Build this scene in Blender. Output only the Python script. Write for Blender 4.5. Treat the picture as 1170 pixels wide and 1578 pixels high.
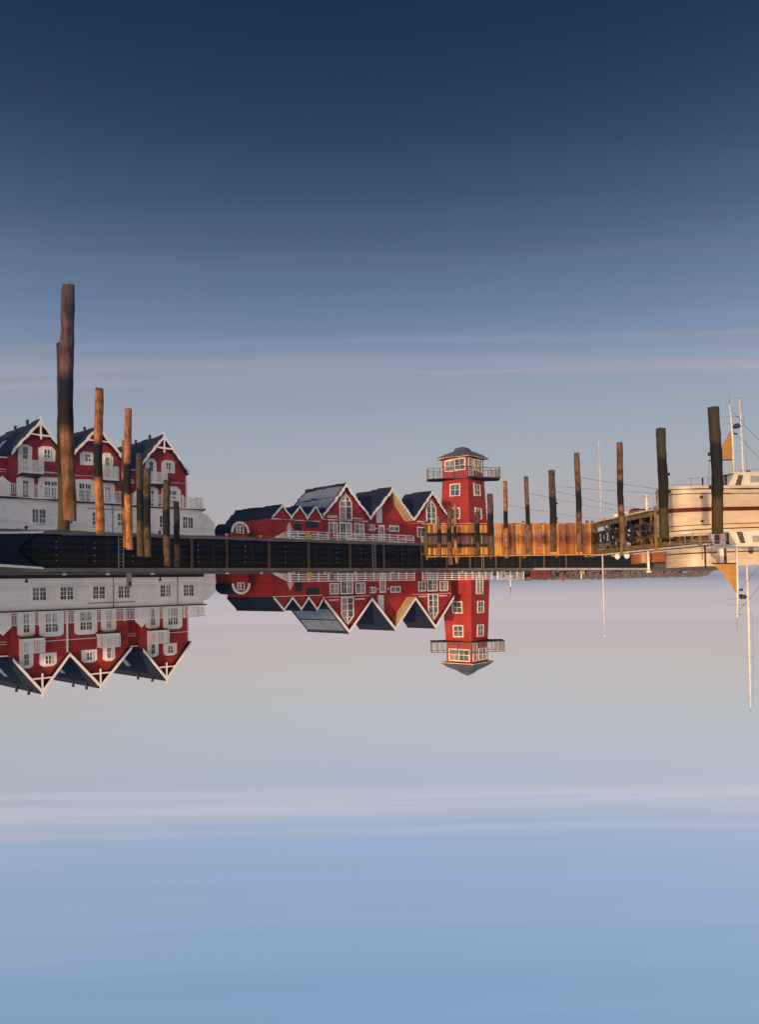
import bpy, bmesh, math, random
from mathutils import Vector, Matrix

random.seed(7)
for o in list(bpy.data.objects):
    bpy.data.objects.remove(o)
scene = bpy.context.scene
COL = scene.collection
R = math.radians

# ------------------------------------------------------------------ camera
# The photograph hangs upside down: the camera is rolled half a turn, so the
# sky is at the bottom of the picture and the mirror image in the water on top.
PITCH, ROLL, EYE = 0.032, 0.020, 2.8
vx = Vector((1, 0, 0))
vv = Vector((0, -math.cos(PITCH), -math.sin(PITCH)))
vu = Vector((0, math.sin(PITCH), -math.cos(PITCH)))
cr = math.cos(ROLL) * vx - math.sin(ROLL) * vu
cu = math.sin(ROLL) * vx + math.cos(ROLL) * vu
cam_d = bpy.data.cameras.new('camera')
cam = bpy.data.objects.new('camera', cam_d)
COL.objects.link(cam)
m = Matrix((cr, cu, -vv)).transposed().to_4x4()
m.translation = Vector((0, 0, EYE))
cam.matrix_world = m
cam_d.sensor_fit = 'HORIZONTAL'
cam_d.sensor_width = 36.0
cam_d.lens = 36.0
cam_d.shift_y = 72 / 1170
cam_d.clip_start = 0.05
cam_d.clip_end = 20000
scene.camera = cam

# ------------------------------------------------------------------ sky, sun
SUN_AZ, SUN_EL = R(22), R(4.5)          # azimuth: to the camera's back, towards -X
sun_dir = Vector((-math.sin(SUN_AZ) * math.cos(SUN_EL), math.cos(SUN_AZ) * math.cos(SUN_EL), math.sin(SUN_EL)))
world = bpy.data.worlds.new('World')
scene.world = world
world.use_nodes = True
wn, wl = world.node_tree.nodes, world.node_tree.links
wn.clear()


def N(nodes, kind, **kw):
    n = nodes.new(kind)
    for k, v in kw.items():
        if k.startswith('i_'):
            key = k[2:]
            n.inputs[int(key) if key.isdigit() else key].default_value = v
        else:
            setattr(n, k, v)
    return n


def ramp(nodes, stops, interp='LINEAR'):
    n = nodes.new('ShaderNodeValToRGB')
    cr_ = n.color_ramp
    cr_.interpolation = interp
    while len(cr_.elements) < len(stops):
        cr_.elements.new(0.5)
    for e, (p_, c) in zip(cr_.elements, stops):
        e.position = p_
        e.color = (*c, 1) if len(c) == 3 else c
    return n


sky = N(wn, 'ShaderNodeTexSky', sky_type='NISHITA', sun_disc=False, sun_elevation=SUN_EL,
        sun_rotation=-SUN_AZ, altitude=0, air_density=1.0, dust_density=1.0, ozone_density=2.0)
SKY_GAIN = 1.0
CLOUD = (2.65, 2.25, 2.30)
bg = N(wn, 'ShaderNodeBackground', i_Strength=0.15)
wo = N(wn, 'ShaderNodeOutputWorld')
tc = N(wn, 'ShaderNodeTexCoord')
sep = N(wn, 'ShaderNodeSeparateXYZ')
wl.new(tc.outputs['Generated'], sep.inputs[0])
# even tint by height above the horizon, the same all round
TINT = [(-0.05, (1.050, 1.391, 5.011)),
        (0.006, (1.035, 1.357, 4.661)),
        (0.03, (0.834, 0.839, 2.100)),
        (0.055, (0.751, 0.616, 1.174)),
        (0.086, (0.842, 0.579, 0.753)),
        (0.136, (0.973, 0.637, 0.643)),
        (0.169, (1.030, 0.697, 0.686)),
        (0.209, (1.156, 0.757, 0.714)),
        (0.263, (1.203, 0.810, 0.796)),
        (0.321, (1.089, 0.836, 0.865)),
        (0.389, (1.105, 0.894, 0.922)),
        (0.451, (1.037, 0.930, 0.940)),
        (0.52, (1.056, 0.962, 1.025))]
mr_ = N(wn, 'ShaderNodeMapRange')
mr_.inputs['From Min'].default_value = -0.05
mr_.inputs['From Max'].default_value = 0.55
wl.new(sep.outputs['Z'], mr_.inputs['Value'])
tint = ramp(wn, [((z + .05) / .60, tuple(v / 5 for v in c)) for z, c in TINT])
wl.new(mr_.outputs[0], tint.inputs[0])
sd = N(wn, 'ShaderNodeVectorMath', operation='DOT_PRODUCT')
wl.new(tc.outputs['Generated'], sd.inputs[0])
sd.inputs[1].default_value = (-math.sin(SUN_AZ), math.cos(SUN_AZ), 0)
sm = N(wn, 'ShaderNodeMapRange', interpolation_type='SMOOTHSTEP')
sm.inputs['From Min'].default_value = -0.35
sm.inputs['From Max'].default_value = 0.6
wl.new(sd.outputs['Value'], sm.inputs['Value'])
gn = N(wn, 'ShaderNodeMapRange')                 # the sky darkens less away from the anti-solar point than the model's
gn.inputs['From Min'].default_value = -1.0
gn.inputs['From Max'].default_value = -0.5
gn.inputs['To Min'].default_value = 0.98
gn.inputs['To Max'].default_value = 1.36
wl.new(sd.outputs['Value'], gn.inputs['Value'])
tmix = N(wn, 'ShaderNodeMix', data_type='RGBA')
wl.new(sm.outputs[0], tmix.inputs[0])
wl.new(tint.outputs[0], tmix.inputs[6])
tmix.inputs[7].default_value = (0.32, 0.26, 0.245, 1)
mul = N(wn, 'ShaderNodeVectorMath', operation='MULTIPLY')
wl.new(sky.outputs[0], mul.inputs[0])
wl.new(tmix.outputs[2], mul.inputs[1])
mul2 = N(wn, 'ShaderNodeVectorMath', operation='SCALE')
gsc = N(wn, 'ShaderNodeMath', operation='MULTIPLY')
gsc.inputs[1].default_value = 4.825 * SKY_GAIN
wl.new(gn.outputs[0], gsc.inputs[0])
wl.new(gsc.outputs[0], mul2.inputs['Scale'])
wl.new(mul.outputs[0], mul2.inputs[0])
# thin high cirrus: a level layer of long streaks lying across the view, seen in perspective
def math_(nd, lk, op, a, b=None, c=None):
    n = N(nd, 'ShaderNodeMath', operation=op)
    for i, v in enumerate((a, b, c)):
        if v is None:
            continue
        if hasattr(v, 'is_output'):
            lk.new(v, n.inputs[i])
        else:
            n.inputs[i].default_value = v
    return n.outputs[0]


def wmath(op, a, b=None, c=None):
    return math_(wn, wl, op, a, b, c)


zc_ = wmath('MAXIMUM', sep.outputs['Z'], 0.02)
lu = wmath('DIVIDE', sep.outputs['X'], zc_)
lv_ = wmath('DIVIDE', sep.outputs['Y'], zc_)
cv3 = N(wn, 'ShaderNodeCombineXYZ')
wl.new(wmath('MULTIPLY', lu, 0.22), cv3.inputs[0])
wl.new(wmath('MULTIPLY', wmath('MULTIPLY_ADD', lu, 0.012, lv_), 5.0), cv3.inputs[1])
cn = N(wn, 'ShaderNodeTexNoise', i_Scale=1.5, i_Detail=7.0, i_Roughness=0.6)
wl.new(cv3.outputs[0], cn.inputs['Vector'])
cf = ramp(wn, [(0.34, (0, 0, 0)), (0.68, (1, 1, 1))])
wl.new(cn.outputs['Fac'], cf.inputs[0])
cw3 = N(wn, 'ShaderNodeCombineXYZ')
wl.new(wmath('MULTIPLY', lu, 0.55), cw3.inputs[0])
wob = N(wn, 'ShaderNodeTexNoise', i_Scale=1.0, i_Detail=2.0)
wl.new(cw3.outputs[0], wob.inputs['Vector'])
# distance of the streak line across the layer, 0 overhead to 1 far off
zw = wmath('MULTIPLY', wmath('ADD', wmath('MULTIPLY', lv_, -1.0), wmath('MULTIPLY_ADD', wob.outputs['Fac'], 0.30, -0.15)), 0.1)
g0 = (0, 0, 0)
gv = lambda v: (v, v, v)
band = ramp(wn, [(0.0, gv(.10)), (0.17, gv(.08)), (0.19, gv(.05)), (0.225, gv(.11)), (0.25, gv(.05)), (0.28, gv(.05)), (0.304, gv(.03)), (0.3105, gv(.58)), (0.317, gv(.08)), (0.322, gv(.12)), (0.336, gv(.44)), (0.358, gv(.48)), (0.378, gv(.16)), (0.40, gv(.04)),
                 (0.44, g0), (1.0, g0)])
wl.new(zw, band.inputs[0])
cfac = wmath('MULTIPLY', band.outputs[0], wmath('MULTIPLY_ADD', cf.outputs[0], 0.85, 0.16))
cmix = N(wn, 'ShaderNodeMix', data_type='RGBA')
wl.new(cfac, cmix.inputs[0])
wl.new(mul2.outputs[0], cmix.inputs[6])
cmix.inputs[7].default_value = (*CLOUD, 1)
wl.new(cmix.outputs[2], bg.inputs['Color'])
wl.new(bg.outputs[0], wo.inputs[0])

sun_d = bpy.data.lights.new('sun', 'SUN')
sun_d.energy = 2.0
sun_d.angle = R(0.6)
sun_d.color = (1.0, 0.66, 0.38)
sun = bpy.data.objects.new('sun', sun_d)
COL.objects.link(sun)
sun.rotation_euler = (-sun_dir).to_track_quat('-Z', 'Y').to_euler()
sun.location = (-60, 60, 30)

scene.view_settings.view_transform = 'Standard'
scene.view_settings.look = 'None'
scene.view_settings.exposure = 0.9
scene.view_settings.gamma = 1.0
scene.view_settings.use_curve_mapping = False
scene.render.engine = 'CYCLES'


# ------------------------------------------------------------------ materials
def principled(name):
    mt = bpy.data.materials.new(name)
    mt.use_nodes = True
    nt = mt.node_tree
    return mt, nt.nodes, nt.links, nt.nodes['Principled BSDF']


def coords(nd, lk, scale=(1, 1, 1), kind='Object'):
    t_ = N(nd, 'ShaderNodeTexCoord')
    mp = N(nd, 'ShaderNodeMapping')
    mp.inputs['Scale'].default_value = scale
    lk.new(t_.outputs[kind], mp.inputs[0])
    return mp.outputs[0]


def mixc(nd, lk, fac, a, b, blend='MIX'):
    n = N(nd, 'ShaderNodeMix', data_type='RGBA', blend_type=blend)
    for sock, v in ((0, fac), (6, a), (7, b)):
        if hasattr(v, 'is_output'):
            lk.new(v, n.inputs[sock])
        elif sock == 0:
            n.inputs[0].default_value = v
        else:
            n.inputs[sock].default_value = (*v, 1)
    return n.outputs[2]


def math_(nd, lk, op, a, b=None, c=None):
    n = N(nd, 'ShaderNodeMath', operation=op)
    for i, v in enumerate((a, b, c)):
        if v is None:
            continue
        if hasattr(v, 'is_output'):
            lk.new(v, n.inputs[i])
        else:
            n.inputs[i].default_value = v
    return n.outputs[0]


def surface(name, col, col2=None, rough=0.7, scale=2.0, stretch=(1, 1, 1), boards=None, bump=0.15, spec=0.3,
            stain=0.25, metallic=0.0, groove=0.55, tide=None):
    """painted or raw surface: two-tone noise, dirt patches, optional board joints (axis, per metre)"""
    mt, nd, lk, bs = principled(name)
    co = coords(nd, lk, stretch)
    nz = N(nd, 'ShaderNodeTexNoise', i_Scale=scale, i_Detail=6.0, i_Roughness=0.65)
    lk.new(co, nz.inputs['Vector'])
    col2 = col2 or tuple(c * 0.72 for c in col)
    rp = ramp(nd, [(0.35, (0, 0, 0)), (0.68, (1, 1, 1))])
    lk.new(nz.outputs['Fac'], rp.inputs[0])
    c = mixc(nd, lk, rp.outputs[0], col, col2)
    if stain:
        n2 = N(nd, 'ShaderNodeTexNoise', i_Scale=0.7, i_Detail=4.0)
        lk.new(coords(nd, lk, (1, 1, 0.5)), n2.inputs['Vector'])
        r2 = ramp(nd, [(0.45, (1, 1, 1)), (0.75, (1 - stain,) * 3)])
        lk.new(n2.outputs['Fac'], r2.inputs[0])
        c = mixc(nd, lk, 1.0, c, r2.outputs[0], 'MULTIPLY')
    height = nz.outputs['Fac']
    if boards:
        axis, per_m = boards
        sp = N(nd, 'ShaderNodeSeparateXYZ')
        lk.new(coords(nd, lk), sp.inputs[0])
        fr = math_(nd, lk, 'FRACT', math_(nd, lk, 'MULTIPLY', sp.outputs[axis], per_m))
        gr = ramp(nd, [(0.0, (groove,) * 3), (0.12, (1, 1, 1)), (0.92, (1, 1, 1)), (1.0, (groove,) * 3)])
        lk.new(fr, gr.inputs[0])
        c = mixc(nd, lk, 1.0, c, gr.outputs[0], 'MULTIPLY')
        fl = math_(nd, lk, 'FLOOR', math_(nd, lk, 'MULTIPLY', sp.outputs[axis], per_m))
        wn_ = N(nd, 'ShaderNodeTexWhiteNoise', noise_dimensions='1D')
        lk.new(fl, wn_.inputs['W'])
        v = math_(nd, lk, 'MULTIPLY_ADD', wn_.outputs['Value'], 0.16, 0.88)
        c = mixc(nd, lk, 1.0, c, v, 'MULTIPLY')
        height = math_(nd, lk, 'ADD', math_(nd, lk, 'MULTIPLY', gr.outputs[0], 1.0), math_(nd, lk, 'MULTIPLY', nz.outputs['Fac'], 0.2))
    if tide:                                          # damp reddish tide mark near the water, wavering along the top
        st = N(nd, 'ShaderNodeSeparateXYZ')
        lk.new(coords(nd, lk), st.inputs[0])
        n3 = N(nd, 'ShaderNodeTexNoise', i_Scale=3.0, i_Detail=3.0)
        oi = N(nd, 'ShaderNodeObjectInfo')
        va = N(nd, 'ShaderNodeVectorMath', operation='ADD')
        lk.new(coords(nd, lk), va.inputs[0])
        lk.new(oi.outputs['Location'], va.inputs[1])
        lk.new(va.outputs[0], n3.inputs['Vector'])
        zz = math_(nd, lk, 'ADD', st.outputs[2], math_(nd, lk, 'MULTIPLY_ADD', n3.outputs['Fac'], 0.6, -0.3))
        mr = N(nd, 'ShaderNodeMapRange')
        lk.new(zz, mr.inputs['Value'])
        mr.inputs['From Min'].default_value = tide - 0.35
        mr.inputs['From Max'].default_value = tide + 0.12
        wetc = mixc(nd, lk, 1.0, c, (0.50, 0.36, 0.30), 'MULTIPLY')
        c = mixc(nd, lk, mr.outputs[0], wetc, c)
    lk.new(c, bs.inputs['Base Color'])
    bs.inputs['Roughness'].default_value = rough
    bs.inputs['Specular IOR Level'].default_value = spec
    bs.inputs['Metallic'].default_value = metallic
    if bump:
        b = N(nd, 'ShaderNodeBump', i_Strength=bump, i_Distance=0.02)
        lk.new(height, b.inputs['Height'])
        lk.new(b.outputs[0], bs.inputs['Normal'])
    return mt


def pile_material(name, dry, dry2, wet_top, green=0.0):
    """driven timber pile: bare grain above, black wet weed below the tide mark"""
    mt, nd, lk, bs = principled(name)
    g = N(nd, 'ShaderNodeTexNoise', i_Scale=6.0, i_Detail=8.0, i_Roughness=0.7)
    lk.new(coords(nd, lk, (3, 3, 0.35)), g.inputs['Vector'])
    rg = ramp(nd, [(0.33, dry2), (0.62, dry)])
    lk.new(g.outputs['Fac'], rg.inputs[0])
    bl = N(nd, 'ShaderNodeTexNoise', i_Scale=5.0, i_Detail=5.0)
    oi = N(nd, 'ShaderNodeObjectInfo')
    off = N(nd, 'ShaderNodeVectorMath', operation='ADD')
    lk.new(coords(nd, lk), off.inputs[0])
    lk.new(oi.outputs['Location'], off.inputs[1])
    lk.new(off.outputs[0], bl.inputs['Vector'])
    rb = ramp(nd, [(0.45, (1, 1, 1)), (0.66, (0.38, 0.33, 0.30))])
    lk.new(bl.outputs['Fac'], rb.inputs[0])
    c = mixc(nd, lk, 1.0, rg.outputs[0], rb.outputs[0], 'MULTIPLY')
    if green:
        rgn = ramp(nd, [(0.4, (0, 0, 0)), (0.6, (green,) * 3)])
        lk.new(bl.outputs['Fac'], rgn.inputs[0])
        c = mixc(nd, lk, rgn.outputs[0], c, (0.050, 0.050, 0.014))
    sp = N(nd, 'ShaderNodeSeparateXYZ')
    lk.new(coords(nd, lk), sp.inputs[0])
    zz = math_(nd, lk, 'ADD', sp.outputs[2], math_(nd, lk, 'MULTIPLY_ADD', bl.outputs['Fac'], 0.35, -0.17))
    mr = N(nd, 'ShaderNodeMapRange')
    lk.new(zz, mr.inputs['Value'])
    mr.inputs['From Min'].default_value = wet_top - 0.07
    mr.inputs['From Max'].default_value = wet_top + 0.07
    c = mixc(nd, lk, mr.outputs[0], (0.012, 0.012, 0.010), c)
    lk.new(c, bs.inputs['Base Color'])
    bs.inputs['Roughness'].default_value = 0.85
    bs.inputs['Specular IOR Level'].default_value = 0.2
    b = N(nd, 'ShaderNodeBump', i_Strength=0.6, i_Distance=0.02)
    lk.new(g.outputs['Fac'], b.inputs['Height'])
    lk.new(b.outputs[0], bs.inputs['Normal'])
    return mt


def glass_material(name, col=(0.025, 0.03, 0.035)):
    mt, nd, lk, bs = principled(name)
    nz = N(nd, 'ShaderNodeTexNoise', i_Scale=1.3, i_Detail=2.0)
    lk.new(coords(nd, lk), nz.inputs['Vector'])
    rp = ramp(nd, [(0.4, col), (0.7, tuple(min(1, c * 5) for c in col))])
    lk.new(nz.outputs['Fac'], rp.inputs[0])
    oi = N(nd, 'ShaderNodeObjectInfo')                # some rooms have pale curtains drawn
    cr2 = ramp(nd, [(0.62, (0, 0, 0)), (0.80, (.75, .75, .75))])
    lk.new(oi.outputs['Random'], cr2.inputs[0])
    lk.new(mixc(nd, lk, cr2.outputs[0], rp.outputs[0], (0.30, 0.28, 0.26)), bs.inputs['Base Color'])
    bs.inputs['Roughness'].default_value = 0.06
    bs.inputs['Specular IOR Level'].default_value = 0.6
    b = N(nd, 'ShaderNodeBump', i_Strength=0.04, i_Distance=0.05)
    lk.new(nz.outputs['Fac'], b.inputs['Height'])
    lk.new(b.outputs[0], bs.inputs['Normal'])
    return mt


M = {}
M['red'] = surface('red_boards', (0.40, 0.040, 0.036), (0.28, 0.028, 0.028), 0.7, 1.5, (1, 1, 3), boards=(2, 5.0), bump=0.5, stain=0.32)
M['red_v'] = surface('red_upright_boards', (0.30, 0.022, 0.026), (0.22, 0.016, 0.020), 0.65, 1.5, (3, 3, 0.4), boards=(0, 5.5), bump=0.4, stain=0.15)
M['tower_red'] = surface('tower_red_boards', (0.38, 0.034, 0.032), (0.28, 0.026, 0.025), 0.65, 1.2, (1, 1, 3), boards=(2, 6.0), bump=0.4, stain=0.32)
M['white'] = surface('white_paint', (0.80, 0.77, 0.74), (0.70, 0.66, 0.62), 0.55, 3.0, bump=0.1, stain=0.1)
M['white_wall'] = surface('white_rendered_boards', (0.80, 0.765, 0.74), (0.73, 0.69, 0.66), 0.7, 1.2, boards=(2, 4.5), bump=0.25, stain=0.12, groove=0.82)
M['slate'] = surface('slate_roof', (0.022, 0.030, 0.055), (0.014, 0.019, 0.036), 0.85, 3.0, boards=(2, 3.6), bump=0.5, stain=0.2, spec=0.12)
M['tower_roof'] = surface('tower_roofing', (0.10, 0.10, 0.115), (0.07, 0.07, 0.08), 0.55, 2.0, boards=(2, 4.0), bump=0.4, stain=0.2)
M['solar'] = surface('solar_panel', (0.16, 0.18, 0.21), (0.12, 0.14, 0.17), 0.18, 0.8, boards=(1, 1.0), bump=0.05, stain=0.1, spec=0.8)
M['glass'] = glass_material('window_glass')
M['balcony_glass'] = glass_material('balcony_glass', (0.10, 0.115, 0.12))
M['dark_metal'] = surface('dark_metal', (0.03, 0.03, 0.033), None, 0.5, 5.0, bump=0.05)
M['grey_metal'] = surface('grey_metal', (0.28, 0.27, 0.28), None, 0.5, 5.0, bump=0.05)
M['quay_dark'] = surface('tarred_quay_timber', (0.020, 0.022, 0.026), (0.010, 0.011, 0.013), 0.7, 2.0, (1, 1, 4), boards=(2, 4.0), bump=0.6, stain=0.3)
M['quay_rust'] = surface('rusty_sheet_rib', (0.045, 0.034, 0.028), (0.018, 0.016, 0.016), 0.8, 3.0, (1, 1, 2), bump=0.4, stain=0.4)
M['coping'] = surface('weathered_coping', (0.20, 0.165, 0.14), (0.12, 0.10, 0.085), 0.8, 3.0, (0.4, 3, 3), bump=0.4, stain=0.3)
M['pale_concrete'] = surface('pale_concrete', (0.55, 0.50, 0.46), (0.42, 0.38, 0.35), 0.8, 2.0, bump=0.2, stain=0.3)
M['post_brown'] = surface('weathered_post', (0.10, 0.07, 0.052), (0.05, 0.036, 0.028), 0.85, 4.0, (3, 3, 0.4), bump=0.5, stain=0.4)
M['paving'] = surface('promenade_paving', (0.13, 0.115, 0.105), (0.09, 0.08, 0.072), 0.9, 1.5, bump=0.3, stain=0.2)
M['plinth'] = surface('dark_plinth', (0.035, 0.028, 0.025), None, 0.8, 2.0, bump=0.2)
M['plank'] = surface('larch_planks', (0.44, 0.19, 0.042), (0.26, 0.10, 0.024), 0.7, 2.2, (3, 3, 0.5), bump=0.4, stain=0.3, tide=0.5)
M['plank2'] = surface('larch_planks_red', (0.34, 0.13, 0.035), (0.20, 0.07, 0.02), 0.7, 2.2, (3, 3, 0.5), bump=0.4, stain=0.3, tide=0.5)
M['plank3'] = surface('larch_planks_pale', (0.58, 0.30, 0.065), (0.42, 0.19, 0.04), 0.7, 2.2, (3, 3, 0.5), bump=0.4, stain=0.3, tide=0.5)
M['plank4'] = surface('larch_planks_dark', (0.20, 0.075, 0.022), (0.12, 0.045, 0.015), 0.7, 2.2, (3, 3, 0.5), bump=0.4, stain=0.3, tide=0.5)
M['plank_lower'] = surface('dark_lower_planks', (0.10, 0.055, 0.04), (0.05, 0.03, 0.022), 0.5, 2.2, (3, 3, 0.5), bump=0.4, stain=0.4)  # darker brown planks for the lower tier
M['beam_dark'] = surface('dark_beam', (0.03, 0.017, 0.012), None, 0.8, 3.0, bump=0.3)
M['jetty'] = surface('jetty_timber', (0.24, 0.16, 0.055), (0.12, 0.085, 0.035), 0.85, 2.5, (2, 2, 2), bump=0.5, stain=0.4)
M['jetty2'] = surface('jetty_timber_dark', (0.12, 0.085, 0.04), (0.06, 0.045, 0.025), 0.85, 2.5, (2, 2, 2), bump=0.5, stain=0.4)
M['rubber'] = surface('tyre_rubber', (0.012, 0.012, 0.013), None, 0.75, 8.0, bump=0.3)
M['cream'] = surface('cream_hull_paint', (0.52, 0.43, 0.31), (0.38, 0.30, 0.21), 0.4, 1.2, (0.6, 0.6, 3), bump=0.06, stain=0.18, spec=0.5)
M['cabin'] = surface('cabin_paint', (0.62, 0.58, 0.50), None, 0.45, 2.0, bump=0.05, stain=0.12, spec=0.5)
M['antifoul'] = surface('red_antifouling', (0.11, 0.016, 0.012), None, 0.6, 3.0, bump=0.1)
M['navy'] = surface('navy_hull_paint', (0.006, 0.009, 0.022), None, 0.45, 2.0, bump=0.03, spec=0.3)
M['varnish'] = surface('varnished_strakes', (0.30, 0.105, 0.035), (0.20, 0.06, 0.02), 0.4, 3.0, (0.4, 3, 3), bump=0.15, spec=0.5)
M['sail'] = surface('tan_sailcloth', (0.38, 0.20, 0.060), (0.30, 0.15, 0.045), 0.85, 4.0, bump=0.2, stain=0.15)
M['pole'] = surface('white_pole_paint', (0.75, 0.68, 0.58), None, 0.4, 2.0, bump=0.02, stain=0.1)
M['yellow'] = surface('yellow_paint', (0.55, 0.42, 0.10), (0.45, 0.33, 0.07), 0.5, 4.0, bump=0.05)
M['red_paint'] = surface('red_paint', (0.45, 0.03, 0.03), None, 0.5, 4.0, bump=0.05)
M['rope'] = surface('rope', (0.10, 0.095, 0.09), None, 0.9, 20.0, bump=0.2, stain=0)
M['soffit'] = surface('pale_soffit', (0.62, 0.50, 0.36), (0.5, 0.38, 0.26), 0.7, 2.0, boards=(1, 6.0), bump=0.2)
M['rock'] = surface('breakwater_stone', (0.16, 0.135, 0.135), (0.10, 0.085, 0.088), 0.9, 2.0, bump=0.6, stain=0.3)
M['fence_red'] = surface('red_fence_slats', (0.26, 0.06, 0.055), None, 0.8, 4.0, bump=0.2)
M['cloth_white'] = surface('fender_vinyl', (0.75, 0.72, 0.68), None, 0.4, 3.0, bump=0.03)
M['pile_orange'] = pile_material('pile_timber_orange', (0.42, 0.19, 0.075), (0.15, 0.06, 0.026), 0.42)
M['pile_brown'] = pile_material('pile_timber_brown', (0.20, 0.110, 0.062), (0.055, 0.034, 0.022), 0.42)
M['pile_grey'] = pile_material('pile_timber_grey', (0.115, 0.076, 0.050), (0.055, 0.038, 0.027), 0.55, 0.3)
M['pile_green'] = pile_material('pile_timber_mossy', (0.065, 0.048, 0.028), (0.025, 0.020, 0.014), 0.75, 0.7)


def water_material():
    mt = bpy.data.materials.new('harbour_water')
    mt.use_nodes = True
    nd, lk = mt.node_tree.nodes, mt.node_tree.links
    nd.clear()
    out = N(nd, 'ShaderNodeOutputMaterial')
    deep = N(nd, 'ShaderNodeBsdfDiffuse')
    deep.inputs['Color'].default_value = (0.006, 0.042, 0.120, 1)
    gl = N(nd, 'ShaderNodeBsdfGlossy', distribution='GGX')
    gl.inputs['Color'].default_value = (0.905, 0.945, 0.985, 1)
    gl.inputs['Roughness'].default_value = 0.0
    fr = N(nd, 'ShaderNodeFresnel', i_IOR=1.34)
    cv = ramp(nd, [(x_, (y_, y_, y_)) for x_, y_ in ((0.0, 0.0), (0.04, 0.055), (0.06, 0.145), (0.08, 0.25), (0.11, 0.40), (0.165, 0.63), (0.25, 0.77), (0.34, 0.845), (0.45, 0.885), (0.70, 0.93), (1.0, 0.97))], 'B_SPLINE')
    lk.new(fr.outputs[0], cv.inputs[0])
    fac = cv.outputs[0]
    mx = N(nd, 'ShaderNodeMixShader')
    lk.new(fac, mx.inputs[0])
    lk.new(deep.outputs[0], mx.inputs[1])
    lk.new(gl.outputs[0], mx.inputs[2])
    n1 = N(nd, 'ShaderNodeTexNoise', i_Scale=0.55, i_Detail=2.0, i_Roughness=0.5)
    n2 = N(nd, 'ShaderNodeTexNoise', i_Scale=0.06, i_Detail=2.0, i_Roughness=0.5)
    for n in (n1, n2):
        lk.new(coords(nd, lk), n.inputs['Vector'])
    hsum = math_(nd, lk, 'ADD', math_(nd, lk, 'MULTIPLY', n1.outputs['Fac'], 0.10), n2.outputs['Fac'])
    b = N(nd, 'ShaderNodeBump', i_Strength=1.0, i_Distance=0.018)
    lk.new(hsum, b.inputs['Height'])
    for n in (gl, fr):
        lk.new(b.outputs[0], n.inputs['Normal'])
    lk.new(mx.outputs[0], out.inputs[0])
    return mt


M['water'] = water_material()

# ------------------------------------------------------------------ mesh helpers
QA = R(45)
QX, QY = 1.0, -80.0
DX, DY = math.cos(QA), -math.sin(QA)       # along the quay
BX, BY = -math.sin(QA), -math.cos(QA)      # inland


def q2w(s, t, z=0.0):
    return Vector((QX + s * DX + t * BX, QY + s * DY + t * BY, z))


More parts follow.
